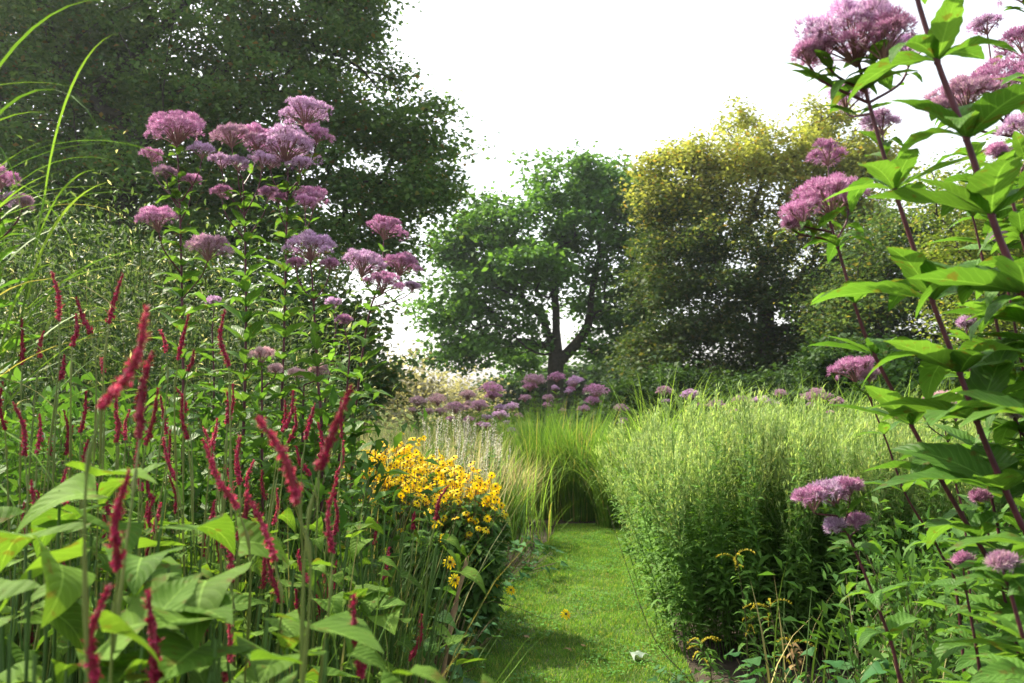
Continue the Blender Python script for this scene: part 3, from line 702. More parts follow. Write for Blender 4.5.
right_plant([(1080, 480), (1035, 340), (1000, 240), (975, 160), (962, 120)], None, [(958, 92, 26, 0, 1)], 2.0, 'joe pye weed with a small dusty head half hidden behind the nearest stem', r0=.005, leaf=.19, nleaf=5, el=.4)
right_plant([(1110, 300), (1075, 200), (1045, 100), (1030, 20)], None, [(1024, -20, 40, 0, 1)], 1.7, 'joe pye weed whose leaves fill the top right corner', r0=.0055, leaf=.19, nleaf=5, el=.4)
right_plant([(1050, 520), (1015, 420), (1000, 340), (985, 270), (975, 225)], None, [(970, 196, 14, 0, 1)], 1.85, 'leafy joe pye weed in tight bud between the two thickest stems', r0=.005, leaf=.19, nleaf=5, el=.3)
right_plant([(968, 560), (955, 480), (945, 430)], [(965, 550), (954, 485), (946, 440)], [(938, 398, 30, 0, 1), (925, 408, 20, 0, .98), (955, 410, 18, .0, .97)], 2.5, 'joe pye weed with a faded cream pink head behind the thick stems', r0=.004, leaf=.14, nleaf=4, pale=True)

# ---- far rows
GM = 'joe pye weed at the far end of the path'
mid_plants = [(492, 385, 28, 12), (478, 402, 20, 11.5), (512, 404, 16, 11.5), (534, 376, 26, 11.8), (557, 374, 18, 12), (548, 396, 14, 11.5), (575, 378, 18, 12.4), (596, 386, 28, 11.6), (620, 406, 16, 11), (500, 412, 18, 11), (455, 404, 22, 12.5), (437, 396, 22, 13), (418, 398, 18, 13.5), (468, 392, 18, 13)]
desc = ['broad-headed joe pye weed left of the oak trunk', 'joe pye weed with a paler head just left of the far group', 'small joe pye weed before the left half of the oak', 'bright-headed joe pye weed just left of the oak trunk', 'joe pye weed right in front of the oak trunk', 'short joe pye weed below the oak trunk', 'faint-headed joe pye weed just right of the oak trunk', 'broadest joe pye weed head right of the oak trunk', 'low joe pye weed left of the goldenrod stand', 'low joe pye weed beside the white spires', 'pale joe pye weed over the white spires', 'faded joe pye weed against the sky gap', 'leftmost faded joe pye weed under the sky gap', 'small faded joe pye weed among the far group']
for (px, py, wp, d), de in zip(mid_plants, desc):
    c = P(px, py, d); f = c.copy(); f[2] = 0; f[0] += U(-.1, .1)
    wp = wp * .85; hs = [(c[0], c[1], c[2], wp * d / FPX, 1), (c[0] + U(-.22, .22), c[1], c[2] - U(.1, .2), wp * d / FPX * .6, .9), (c[0] + U(-.2, .2), c[1] - .1, c[2] - U(.15, .3), wp * d / FPX * .5, .85)]
    joepye([f, (f + c) / 2, c - [0, 0, .15]], hs, de, GM, leaf=.17, near=False, nleaf=5, r0=.006, stemm=M['jp_stem_green'], pale=px in (437, 418, 468, 455) and px != 455)
GB = 'joe pye weed in a row behind the goldenrod'
row = [(664, 388, 15, 10), (690, 392, 18, 10.2), (716, 402, 16, 9.6), (740, 397, 14, 10), (762, 398, 20, 9.8), (780, 391, 13, 10.4), (815, 391, 26, 9.6), (838, 399, 14, 10)]
rd = ['first head from the left in the row', 'low wide head, second in the row', 'third head in the row, sitting lower', 'fourth small head in the row', 'fifth head in the row behind bent grass', 'sixth head in the row, the smallest', 'widest head in the row, near the right stems', 'last head in the row, beside the right stems']
for (px, py, wp, d), de in zip(row, rd):
    c = P(px, py, d); f = c.copy(); f[2] = 0
    joepye([f, (f + c) / 2 + [.03, 0, 0], c - [0, 0, .12]], [(*c, wp * d / FPX, 1), (c[0] + U(-.15, .15), c[1], c[2] - .14, .09, .9)], 'joe pye weed behind the goldenrod, ' + de, GB, leaf=.17, near=False, nleaf=5, r0=.006, stemm=M['jp_stem_green'])

# ------------------------------------------------------------------ red bistort
flo = MB()
_pt = leaf_tpl(2, .35, .3, .6, shape='oval')
_az = np.arange(5) * 2 * PI / 5
flo.inst(_pt, np.zeros((5, 3)), frames(dirs(_az, np.full(5, .55))), np.full(5, .75))
FLORET = flo.tpl()
def spike(root_stem, origin, a, b, fat=1.):
    """crimson spike from its foot a to its tip b"""
    a = np.array(a, float); b = np.array(b, float); Ls = np.linalg.norm(b - a)
    bow = np.cross(b - a, [0, 1, 0]) * U(-.12, .12)
    sp = smooth_path([a, (a + b) / 2 + bow, b], 14); mb = MB()
    tubes(mb, sp[None], (.0024 + .0014 * np.sin(np.linspace(0, PI, 14)))[None] * np.linspace(1, .35, 14)[None] * fat, 7, 1)
    n = int(Ls * 2300); t = U(0, 1, n) ** .9
    keep = U(0, 1, n) < (.75 + .25 * np.sin(t * 23 + U(0, 6))); t = t[keep]; n = len(t)
    c = np.stack([np.interp(t, np.linspace(0, 1, 14), sp[:, k]) for k in range(3)], -1)
    ax = nrm(b - a); X = nrm(np.cross(ax, [0.1, 1, 0])); Y = np.cross(ax, X)
    an = U(0, 2 * PI, n)
    out = X * np.cos(an)[:, None] + Y * np.sin(an)[:, None]
    rad = (.0044 + .0026 * np.sin(t * 31 + an * 1.0 + np.sin(t * 70))) * (1.05 - .8 * t ** 1.6) * np.minimum(1, .55 + t * 4) * fat * U(.5, 1.2, n)
    D = nrm(out + ax * U(.1, .9, n)[:, None])
    F = frames(D, up=ax, roll=U(0, 6, n)); F = F[:, :, [0, 2, 1]] * np.array([1, -1, 1])
    mb.inst(FLORET, c + out * rad[:, None] * .75, F, U(.003, .0064, n) * (1.1 - .55 * t) * fat ** .5)
    # tiny stamens/bud tips
    k = n // 2; mb.inst(quad_leaf(.3), c[:k] + out[:k] * rad[:k, None], frames(D[:k]), U(.004, .007, k))
    return mb.build('flower_spike', [M[('red', 'red2', 'red3', 'red')[rng.integers(4)]], M['redcore']], root_stem, origin)
SP = [(52,272,59,321),(76,297,91,333),(76,314,72,346),(123,274,109,324),(147,308,101,408),(22,319,22,365),(44,331,40,358),(189,314,178,360),(194,350,188,371),(225,309,229,366),
 (152,351,140,439),(158,388,146,445),(3,381,5,429),(13,402,25,456),(86,392,81,432),(116,392,118,432),(182,395,188,439),(101,358,103,372),(202,439,215,475),(239,435,241,482),(31,481,44,539),(130,470,118,569),
 (109,586,96,690),(147,590,153,690),(138,440,142,491),(205,446,239,508),(223,522,232,583),(248,486,236,540),(229,620,222,690),(198,645,196,668),(106,498,109,515),(352,385,320,469),(257,417,298,504),(241,437,240,485),
 (296,446,311,475),(343,440,335,479),(246,492,275,560),(337,479,333,553),(449,485,436,521),(415,511,414,530),(389,547,383,580),(353,594,363,679),(421,614,409,661),(266,545,282,603),(298,550,309,582),(318,612,310,645),(300,660,303,690),
 (160,330,166,352),(64,355,60,380),(130,410,126,440),(170,430,168,462),(262,470,266,500),(214,500,210,530),(88,440,84,470),(52,430,50,455),(285,400,283,430),(262,520,258,548),(378,520,374,545)]
BL = [leaf_tpl(16, .30, .3, dr, .3, 0, .1, wv, shape='heart') for dr, wv in ((.5, .12), (1.0, .15), (.2, .08), (1.4, .1))]
for _ in range(72):
    x_ = U(5, 345); y_ = U(380, 660); l_ = U(24, 46); t_ = rng.normal(0, .22); SP.append((x_, y_, x_ + l_ * math.sin(t_), y_ + l_ * math.cos(t_)))
bins = {}
for s in SP:
    Lp = math.hypot(s[0] - s[2], s[1] - s[3])
    d = float(np.clip(88 / Lp, .82, 2.1)) if Lp > 40 else float(U(1.7, 2.3))
    if s[0] > 370 : d = max(d, 1.9)
    zone = 0 if d < 1.12 else 1 if d < 1.62 else 2
    col = 0 if s[2] < 70 else 1 if s[2] < 170 else 2 if s[2] < 290 else 3 if s[2] < 370 else 4
    bins.setdefault((zone, col), []).append((s, d))
ZN = ['nearest', 'middle', 'rear']
CN = ['at the left edge', 'below the left joe pye weed', 'in front of the dark stems', 'left of the yellow coneflowers', 'before the yellow coneflowers']
for (zo, co), lst in sorted(bins.items()):
    pa = [(P(s[2], s[3], d), P(s[0], s[1], d + U(-.02, .04))) for s, d in lst]
    bx = np.mean([a[0] for a, b in pa]) - .05; by = max(.75, np.mean([a[1] for a, b in pa]))
    bx = min(bx, edge(LEFT, by) - .12)
    base = np.array([bx, by, 0])
    k = len(lst); num = 'a single' if k == 1 else 'a few' if k < 6 else 'several' if k < 10 else 'many'
    root = thing('red_bistort', tuple(base), f"red bistort clump with {num} crimson spike{'s' if k > 1 else ''}, {ZN[zo]} rank, {CN[co]}", 'flowering plant', 'red bistort clumps in the left bed')
    for a, b in pa:
        foot = base + np.array([U(-.06, .06), U(-.06, .06), 0]); ax = nrm(b - a)
        q = smooth_path([foot, foot * .5 + a * .5 + [U(-.015, .015), 0, 0], (foot * .12 + a * .88) * .6 + (a - ax * .09) * .4, a], 22)
        sb = MB(); tubes(sb, q[None], np.linspace(.0018, .0012, 22)[None], 6)
        # little sheaths at the joints
        for f in (8, 13, 17): tubes(sb, q[None, f - 1:f + 2], np.array([[.0018, .0028, .0018]]), 6)
        so = sb.build('stem', M['redstem'], root, base, True)
        o = spike(so, base, a, b, fat=U(.9, 1.2) if zo else U(1.1, 1.3))
    # basal and stem leaves
    fb = MB(); n = 34 + 3 * k
    az = U(0, 2 * PI, n); el = rng.normal(.1, .3, n); zt = (.45 + .62 * U(0, 1, n) ** .6) * (1.0 if zo else 1.02)
    rr = U(.02, .2, n); p = base + np.stack([np.sin(az) * rr, np.cos(az) * rr, zt], -1)
    sb = MB(); mid = (base + p) / 2 + np.stack([-np.sin(az) * .02, -np.cos(az) * .02, np.zeros(n)], -1)
    tubes(sb, np.stack([base + np.zeros((n, 3)), mid, p], 1), np.array([.0026, .0022, .0018])[None] * np.ones((n, 1)), 5)
    D = dirs(az, el)
    for i in range(n): fb.inst(BL[rng.integers(4)], [p[i]], frames(D[i:i + 1], roll=rng.normal(0, .3, 1)), [U(.075, .15) * (1 - .25 * (zt[i] > .95))])
    fb.build('foliage', M['bist_leaf'], root, base, True)
    sb.build('leaf_stalks', M['leafstalk'], root, base, True)
# broad leaves low in the corner
for px, py, d, az, s, rl, lb in [(35, 655, .85, 1.2, .20, .2, 'broad green dock leaf plant in the bottom left corner'), (150, 560, 1.15, -1.9, .2, -.2, 'broad-leaved plant with a large folded leaf left of centre bottom'), (215, 640, 1.0, -1.5, .2, .1, 'broad-leaved plant under the crimson spikes near the bottom'),
                             (60, 490, 1.25, 1.9, .2, .1, 'broad-leaved plant with a pale leaf near the left edge'), (200, 560, 1.35, 1.4, .19, 0, 'broad-leaved plant behind the crimson spikes'), (30, 570, 1.05, 2.2, .2, .1, 'broad-leaved plant at the left edge below the spikes')]:
    c = P(px, py, d); b = np.array([c[0], d, 0]); root = thing('leafy_plant', tuple(b), lb, 'plant', 'broad-leaved plants low at the left')
    fb = MB(); sb = MB(); n = 12; az_ = az + np.concatenate([[0], U(-PI, PI, n - 1)]); p = c + np.stack([U(-.14, .14, n), U(-.06, .16, n), -U(0, .3, n)], -1); p[0] = c
    for i in range(n): fb.inst(BL[rng.integers(4)], [p[i]], frames(dirs(az_[i:i + 1], U(-.05, .5, 1)), roll=np.array([rl + rng.normal(0, .2)])), [s * U(.75, 1.1)])
    tubes(sb, np.stack([b + np.zeros((n, 3)), (b + p) / 2, p], 1), np.full((n, 3), .0022), 5)
    fb.build('foliage', M['bist_leaf'], root, b, True); sb.build('leaf_stalks', M['leafstalk'], root, b, True)

# ------------------------------------------------------------------ arching grass at the top left
def big_grass():
    base = np.array([-1.45, 2.0, 0]); root = thing('tall_grass', tuple(base), 'arching green reed grass leaning in from the left edge', 'ornamental grass')
    sb = MB(); n = 12; b = base + np.stack([U(-.1, .15, n), U(-.12, .12, n), np.zeros(n)], -1)
    top = np.stack([U(-1.45, -1.08, n), U(1.8, 2.2, n), U(1.55, 1.9, n)], -1)
    tubes(sb, np.stack([b, b * .5 + top * .5 + np.array([-.02, 0, 0]), top], 1), np.linspace(.004, .002, 3)[None] * np.ones((n, 1)), 6)
    sb.build('stems', M['grasslime'], root, base, True)
    fb = MB(); k = 150; j = rng.integers(0, n, k); f = U(.4, 1, k)[:, None]
    p = b[j] * (1 - f) + top[j] * f
    blades(fb, p, rng.normal(1.5, .9, k), U(.4, .75, k), U(.004, .008, k), U(.2, .8, k), U(1.1, 2.6, k), segs=12, power=1.2, twist=.8)
    fb.build('foliage', M['grass'], root, base, True)
big_grass()

# ------------------------------------------------------------------ stuff: fine airy planting, stems and grasses
def left_x(y): return edge(LEFT, y)
def airy(n, y0, y1, x0px, x1px, zt, name, label, cat, leafm, stemm, leaves=40, lsz=.03, lw=.25, spread=.12, fine=False):
    mb = MB(); y = U(y0, y1, n); px = U(x0px, x1px, n); x = (px - 512) / FPX * y
    h = np.array([zt(a, b) for a, b in zip(px, y)]) * U(.72, 1.05, n)
    k = 6; t = np.linspace(0, 1, k)
    lean = rng.normal(0, .1, (n, 2)); paths = np.zeros((n, k, 3))
    paths[:, :, 0] = x[:, None] + lean[:, :1] * h[:, None] * t ** 1.5; paths[:, :, 1] = y[:, None] + lean[:, 1:] * h[:, None] * t ** 1.5; paths[:, :, 2] = h[:, None] * t
    tubes(mb, paths, np.linspace(.0028, .001, k)[None] * np.ones((n, 1)), 3, 0)
    N_ = n * leaves; j = np.repeat(np.arange(n), leaves); f = U(.2, 1.02, N_) ** .8 * (k - 1)
    i0 = np.clip(f.astype(int), 0, k - 2); fr = (f - i0)[:, None]
    p = paths[j, i0] * (1 - fr) + paths[j, i0 + 1] * fr
    az = U(0, 6.3, N_); r = np.abs(rng.normal(0, spread, N_)) * (.3 + .7 * (f / (k - 1)))
    p = p + np.stack([np.sin(az) * r, np.cos(az) * r, r * .7], -1)
    mb.inst(quad_leaf(lw), p, frames(dirs(az, rng.normal(.5, .5, N_)), roll=U(-1, 1, N_)), U(.6, 1.5, N_) * lsz, m=1)
    # fine side twigs
    q = n * 8; jj = rng.integers(0, N_, q); c = paths[j[jj], i0[jj]]
    tubes(mb, np.stack([c, (c + p[jj]) / 2, p[jj]], 1), np.full((q, 3), .0009), 3, 0)
    o = mb.build(name, [stemm, leafm]); tag(o, label, cat, kind='stuff')
airy(560, 4.2, 6.5, -150, 340, lambda px, y: np.interp(px, [-150, 100, 250, 340], [2.5, 2.45, 2.15, 1.7]), 'aster_thicket', 'airy grey-green thicket of fine-leaved asters behind the red spikes', 'plants', M['airy'], M['grassdark'], 80, .035, .28, .14)
airy(240, 2.5, 4.0, -60, 335, lambda px, y: np.interp(px, [0, 200, 400], [1.25, 1.3, 1.15]), 'leafy_undergrowth', 'dense green leafy undergrowth around the tall flower stems', 'plants', M['rb_leaf'], M['jp_stem_green'], 60, .055, .35, .09)

def grasses(n, y0, y1, x0, x1, Lr, wr, lean, bend, m, name, label, cat, px=True, segs=6, mask=None, tw=.5, z=0.0):
    mb = MB(); y = U(y0, y1, n); x = U(x0, x1, n); x = (x - 512) / FPX * y if px else x
    if mask is not None: k = mask(x, y); x, y = x[k], y[k]; n = len(x)
    blades(mb, np.stack([x, y, np.full(n, z)], -1), U(0, 2 * PI, n), U(*Lr, n), U(*wr, n), np.abs(rng.normal(0, lean, n)), U(*bend, n), segs, twist=tw)
    o = mb.build(name, m); return tag(o, label, cat, kind='stuff')
grasses(9000, -.5, 8, -9, -2.3, (.12, .45), (.004, .01), .3, (.3, 1.8), M['grass'], 'bed_grass', 'low mixed grass in the bed behind the tall flowers', 'grass', px=False, segs=4)
inbed = lambda x, y: (x < edge(LEFT, y) - .15) & (x < (440 - 512) / FPX * y)
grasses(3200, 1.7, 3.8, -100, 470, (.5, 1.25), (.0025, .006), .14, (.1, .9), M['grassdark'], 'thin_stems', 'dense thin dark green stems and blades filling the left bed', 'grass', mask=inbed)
grasses(500, 1.1, 3.2, -100, 470, (.5, 1.2), (.003, .008), .3, (.4, 1.7), M['grass'], 'bent_grass', 'loose bright green grass blades bending between the red spikes', 'grass', mask=lambda x, y: inbed(x, y) & (x < -.2) & (x < (420 - 512) / FPX * y))
grasses(5200, 6.8, 13, 60, 500, (.7, 1.25), (.004, .009), .12, (.2, 1.2), M['straw'], 'straw_grass', 'sunlit pale straw-coloured grass beyond the yellow flowers', 'grass', mask=lambda x, y: x < edge(LEFT, np.minimum(y, 11.5)) - .1)
grasses(2600, 7.5, 14, 60, 560, (.8, 1.2), (.005, .010), .15, (.2, 1.4), M['grasslime'], 'meadow_grass', 'bright green meadow grass mixed with the straw grass', 'grass', mask=lambda x, y: x < edge(LEFT, np.minimum(y, 11.5)) - .05)
grasses(900, 4.6, 8.6, -1.6, .6, (.25, .8), (.005, .012), .35, (.5, 1.8), M['grass'], 'edging_grass', 'tangled grass along the left edge of the path', 'grass', px=False, mask=lambda x, y: (x < edge(LEFT, y) + .04) & (x > edge(LEFT, y) - .45) & (x < (478 - 512) / FPX * y + np.maximum(0, y - 5.5) * .25))
grasses(9000, 10, 22, -400, 1400, (.5, 1.15), (.008, .016), .15, (.2, 1.2), M['grass'], 'rough_grass', 'rough green grass at the back of the beds', 'grass', mask=lambda x, y: (y > 13) | (x > 1.8) | (x < -4))
grasses(4200, 7.8, 12, 640, 1250, (1.25, 2.0), (.007, .014), .12, (.7, 2.2), M['grasslime'], 'bent_reed_grass', 'pale green reed grass with bent tips rising behind the goldenrod', 'grass', segs=8)

def grass_clump(px, d, hpx, n, label, spread=.35, mt='grass', bend=(.3, 1.7), wd=(.006, .012), name='grass_clump'):
    b = np.array(B(px, d)); h = P(px, hpx, d)[2]; root = thing(name, tuple(b), label, 'ornamental grass', 'ornamental grass clumps around the path')
    mb = MB(); a_ = U(0, 6.3, n); r = spread * U(0, 1, n) ** .6
    blades(mb, b + np.stack([np.sin(a_) * r * .6, np.cos(a_) * r * .6, np.zeros(n)], -1), a_ + rng.normal(0, .5, n), h * U(.75, 1.3, n), U(*wd, n), U(0, .32, n), U(*bend, n), 9, twist=.4, power=1.8)
    mb.build('blades', M[mt], root, b)
grasses(2600, 11, 15, 420, 680, (.9, 1.45), (.008, .014), .14, (.3, 1.5), M['grass'], 'far_grass', 'tall dark grass around the far purple flowers', 'grass')
grasses(500, 6.3, 8.6, 700, 1100, (1.35, 1.75), (.005, .010), .1, (.9, 2.4), M['grasslime'], 'bent_grass_tips', 'bent pale grass blades poking out of the top of the goldenrod', 'grass', segs=10, mask=lambda x, y: x > 1.45)
grass_clump(540, 10.2, 418, 700, 'upright green grass clump closing the far end of the path', .38, bend=(.1, 1.0))
grass_clump(578, 10.0, 412, 800, 'tallest arching grass clump at the far end of the path', .42)
grass_clump(612, 9.4, 425, 500, 'arching grass clump leaning out beside the goldenrod', .3, bend=(.6, 2.3))
grass_clump(510, 9.6, 455, 450, 'straw-tinted grass clump where the path bends', .35, 'straw')
grass_clump(640, 8.9, 420, 300, 'grass clump with white-lit bent blades behind the goldenrod corner', .25, 'grasslime', (.9, 2.6))
grass_clump(500, 8.2, 478, 350, 'low green grass clump left of the path bend', .3)

# ------------------------------------------------------------------ goldenrod
def gr_variant():
    mb = MB(); H = 1.0; k = 7; t = np.linspace(0, 1, k); ln = rng.normal(0, .05, 2)
    pth = np.stack([ln[0] * t ** 2, ln[1] * t ** 2, t * H], -1); tubes(mb, pth[None], np.linspace(.0028, .001, k)[None], 4, 0)
    n = 84; f = np.sort(U(.06, .86, n)); az = np.arange(n) * 2.4 + U(-.3, .3, n)
    p = np.stack([ln[0] * f ** 2, ln[1] * f ** 2, f * H], -1)
    sz = np.interp(f, [0, .3, .7, .9], [.055, .085, .06, .035]) * U(.8, 1.25, n)
    mb.inst(leaf_tpl(3, .10, .3, .9, .4), p, frames(dirs(az, rng.normal(.55, .2, n)), roll=rng.normal(0, .3, n)), sz, m=0)
    # feathery top: upswept side branches set with tiny leaves and buds
    nb = 16; fb = U(.55, .97, nb); ab = U(0, 6.3, nb); Lb = (1.02 - fb) * .45 + .05
    b0 = np.stack([ln[0] * fb ** 2, ln[1] * fb ** 2, fb * H], -1); db = dirs(ab, rng.normal(1.2, .12, nb)); b1 = b0 + db * Lb[:, None]
    tubes(mb, np.stack([b0, (b0 + b1) / 2, b1], 1), np.full((nb, 3), .0008), 3, 1)
    q = 250; j = rng.integers(0, nb, q); u = U(0.1, 1.03, q)[:, None]; pp = b0[j] * (1 - u) + b1[j] * u + rng.normal(0, .004, (q, 3))
    mb.inst(quad_leaf(.2), pp, frames(nrm(db[j] + rng.normal(0, .35, (q, 3)))), U(.012, .03, q), m=1)
    return mb.tpl()
GRV = [gr_variant() for _ in range(7)]
def in_gold(x, y):
    f = edge([(4.0, 1.0), (4.3, .86), (5, .82), (6, .88), (7, 1.02), (8, 1.25), (9, 1.65)], y)
    fr = 4.35 + .25 * np.sin(x * 2.1) + np.maximum(0, 1.5 - x) * .0 + np.maximum(0, x - 1.9) * .25
    return (x > f) & (y > fr)
def goldenrod():
    mb = MB(); N_ = 1350; x = U(.6, 5.6, N_); y = U(4.0, 8.6, N_); k = in_gold(x, y); x, y = x[k], y[k]
    # denser front rows
    xx = U(.7, 3.4, 330); yy = U(4.1, 5.3, 330); k = in_gold(xx, yy); x = np.append(x, xx[k]); y = np.append(y, yy[k]); n = len(x)
    hgt = 1.19 + .06 * np.sin(x * 2 + y) + .06 * np.sin(x * 5.1 + 1) * np.sin(y * 4.3) + U(-.22, .14, n)
    e_ = edge([(4.0, 1.0), (4.3, .86), (5, .82), (6, .88), (7, 1.02), (8, 1.25), (9, 1.65)], y)
    hgt *= np.interp(x - e_, [0, .25], [.86, 1])
    z = U(0, 6.3, n); lean = np.stack([rng.normal(0, .09, n) - .16 * (x - e_ < .3), rng.normal(-.03, .08, n), np.ones(n)], -1)
    v = rng.integers(0, len(GRV), n)
    for q in range(len(GRV)):
        m_ = v == q; Z = nrm(lean[m_]); X = nrm(np.cross(np.stack([np.cos(z[m_]), np.sin(z[m_]), 0 * z[m_]], -1), Z)); Y = np.cross(Z, X)
        mb.inst(GRV[q], np.stack([x[m_], y[m_], np.zeros(m_.sum())], -1), np.stack([X, Y, Z], 2), hgt[m_])
    o = mb.build('goldenrod_stand', [M['gr_leaf'], M['gr_top']])
    tag(o, 'dense feathery stand of yellow-green goldenrod in bud right of the path', 'plants', kind='stuff')
goldenrod()
# flowering goldenrod stalks in front
for q, (px, py, d, lb) in enumerate([(735, 548, 4.15, 'goldenrod stalk with a thin yellow spray, tallest of the flowering ones'), (700, 640, 4.1, 'short yellowing goldenrod stalk at the foot of the stand'), (768, 600, 4.0, 'goldenrod stalk with rusty yellow sprays beside the low purple head'), (790, 640, 3.9, 'withered brown and yellow goldenrod stalk low on the right'), (748, 610, 4.2, 'goldenrod stalk with short yellow tufts amid dark leaves')]):
    c = P(px, py, d); b = np.array([c[0] + .05, d, 0]); root = thing('goldenrod_plant', tuple(b), lb, 'flowering plant', 'goldenrod stalks starting to flower')
    mb = MB(); sp = smooth_path([b, (b + c) / 2 + [.02, 0, 0], c], 10); tubes(mb, sp[None], np.linspace(.003, .0015, 10)[None], 5); mb.build('stem', M['jp_stem_green'], root, b)
    mb = MB(); n = 40; f = U(.15, .95, n); p = np.stack([np.interp(f, np.linspace(0, 1, 10), sp[:, k]) for k in range(3)], -1)
    mb.inst(leaf_tpl(3, .13, .3, .9), p, frames(dirs(U(0, 6.3, n), rng.normal(.2, .3, n))), U(.05, .09, n)); mb.build('foliage', [M['gr_leaf'] if q not in (3,) else M['dryleaf']], root, b)
    mb = MB()
    for a_ in U(0, 6.3, 6):
        Lr = U(.06, .13); s0 = c - [0, 0, U(0, .12)]; tt = np.linspace(0, 1, 8)[:, None]
        cv = s0 + np.array([math.sin(a_), math.cos(a_), 0]) * Lr * tt + np.array([0, 0, 1]) * Lr * (tt * .8 - tt ** 2 * .8)
        tubes(mb, cv[None], np.full((1, 8), .0008), 3)
        m_ = 34; u = U(.1, 1, m_); pp = np.stack([np.interp(u, np.linspace(0, 1, 8), cv[:, k]) for k in range(3)], -1) + [0, 0, .002]
        mb.inst(quad_leaf(.5), pp, frames(dirs(U(0, 6.3, m_), U(.3, 1.4, m_))), U(.006, .011, m_))
    mb.build('flower_spray', M['gr_flower'], root, b)
# lean stem reaching over the lawn
c = P(607, 505, 4.6); b = np.array([.86, 4.3, 0.]); sp = smooth_path([b, P(655, 640, 4.4), P(628, 570, 4.5), c], 18); root = thing('leaning_stem', tuple(b), 'thin stem with sparse leaves leaning out over the path from the goldenrod', 'plant')
mb = MB(); tubes(mb, sp[None], np.linspace(.003, .001, 18)[None], 5); mb.build('stem', M['jp_stem_green'], root, b, True)
mb = MB(); n = 34; f = U(.1, 1, n); p = np.stack([np.interp(f, np.linspace(0, 1, 18), sp[:, k]) for k in range(3)], -1)
mb.inst(leaf_tpl(3, .1, .3, .6), p, frames(dirs(U(0, 6.3, n), U(-.1, .8, n))), U(.02, .05, n)); mb.build('foliage', M['gr_leaf'], root, b)

# ------------------------------------------------------------------ yellow coneflowers
def flower_mesh():
    mb = MB(); n = 12; az = np.arange(n) * 2 * PI / n + U(-.08, .08, n)
    pet = leaf_tpl(3, .17, .2, .5, shape='oval')
    mb.inst(pet, np.stack([np.sin(az) * .18, np.cos(az) * .18, np.zeros(n)], -1), frames(dirs(az, rng.normal(-.12, .12, n))), U(.75, .95, n))
    # cone
    rings = [(0.19, -.04), (.21, .08), (.16, .2), (.06, .27)]
    V = [(r * math.cos(i * PI / 4), r * math.sin(i * PI / 4), z) for r, z in rings for i in range(8)]
    F = [(a * 8 + i, a * 8 + (i + 1) % 8, a * 8 + 8 + (i + 1) % 8, a * 8 + 8 + i) for a in range(3) for i in range(8)] + [(24, 25, 26, 27), (24, 27, 28, 31), (28, 29, 30, 31)]
    mb.add(V, F, 1); o = mb.build('flower', [M['yellow'], M['cone']]); me = o.data; bpy.data.objects.remove(o); return me
FM = [flower_mesh() for _ in range(4)]
def coneflower(px, d, hpy, rpx, nfl, label, lowflowers=6):
    b = np.array(B(px, d)); rw = rpx * d / FPX; zt = P(px, hpy, d)[2]
    root = thing('yellow_coneflower', tuple(b), label, 'flowering plant', 'yellow coneflower plants beside the path')
    a_ = U(0, 6.3, nfl); r = rw * np.sqrt(U(0, 1, nfl)); x = np.sin(a_) * r; y = np.cos(a_) * r * .8
    z = zt - .28 * (r / rw) ** 2 * rw / .35 + rng.normal(0, .05, nfl); z[:lowflowers] -= U(.1, .35, lowflowers)
    tip = b + np.stack([x, y, z], -1); ft = b + np.stack([x * .35, y * .35, 0 * x], -1)
    sb = MB(); tubes(sb, np.stack([ft, ft * .5 + tip * .5 + [0, 0, .06], tip], 1), np.array([.0022, .0018, .0012])[None] * np.ones((nfl, 1)), 4)
    sb.build('stems', M['jp_stem_green'], root, b, True)
    for i in range(nfl):
        o = bpy.data.objects.new('flower', FM[i % 4]); COL.objects.link(o); o.parent = root
        o.location = tip[i] - b; o.scale = [U(.021, .030)] * 3; out = np.array([x[i] * .8, y[i] * .8 - .55 * rw, .45 * rw + .1])
        q = Vector(nrm(out + rng.normal(0, .14, 3))).to_track_quat('Z', 'Y'); o.rotation_euler = q.to_euler()
    fb = MB(); n = 900; aa = U(0, 6.3, n); rr = rw * np.sqrt(U(0, 1, n)) * 1.0; zz = U(.08, 1, n) ** .8 * (zt - .1 - .28 * (rr / rw) ** 2 * rw / .35)
    fb.inst(leaf_tpl(4, .2, .3, .8), b + np.stack([np.sin(aa) * rr * (.5 + .5 * zz / zt), np.cos(aa) * rr * .8 * (.5 + .5 * zz / zt), zz], -1), frames(dirs(aa, rng.normal(.15, .4, n)), roll=rng.normal(0, .4, n)), U(.05, .10, n))
    fb.build('foliage', M['rb_leaf'], root, b, True)
coneflower(392, 5.2, 456, 36, 100, 'rearmost mass of yellow coneflowers with dark centres, at the left of the drift')
coneflower(372, 5.1, 464, 32, 95, 'yellow coneflower plant at the far left of the drift, behind dark stems')
coneflower(482, 5.3, 488, 24, 80, 'rounded yellow coneflower plant at the right end of the drift')
coneflower(405, 5.9, 446, 40, 100, 'highest yellow coneflower plant at the back of the drift')
coneflower(424, 5.4, 455, 42, 100, 'yellow coneflower plant crowning the middle of the drift')
coneflower(462, 5.1, 474, 38, 100, 'yellow coneflower plant at the lower right of the drift, beside the path')
coneflower(400, 4.9, 474, 38, 90, 'yellow coneflower plant half hidden behind the red spikes', 12)
coneflower(432, 4.6, 512, 24, 10, 'leafy yellow coneflower plant with few flowers, nearest the wooden cane', 6)
coneflower(478, 4.9, 520, 20, 14, 'low yellow coneflower plant overhanging the path edge', 6)
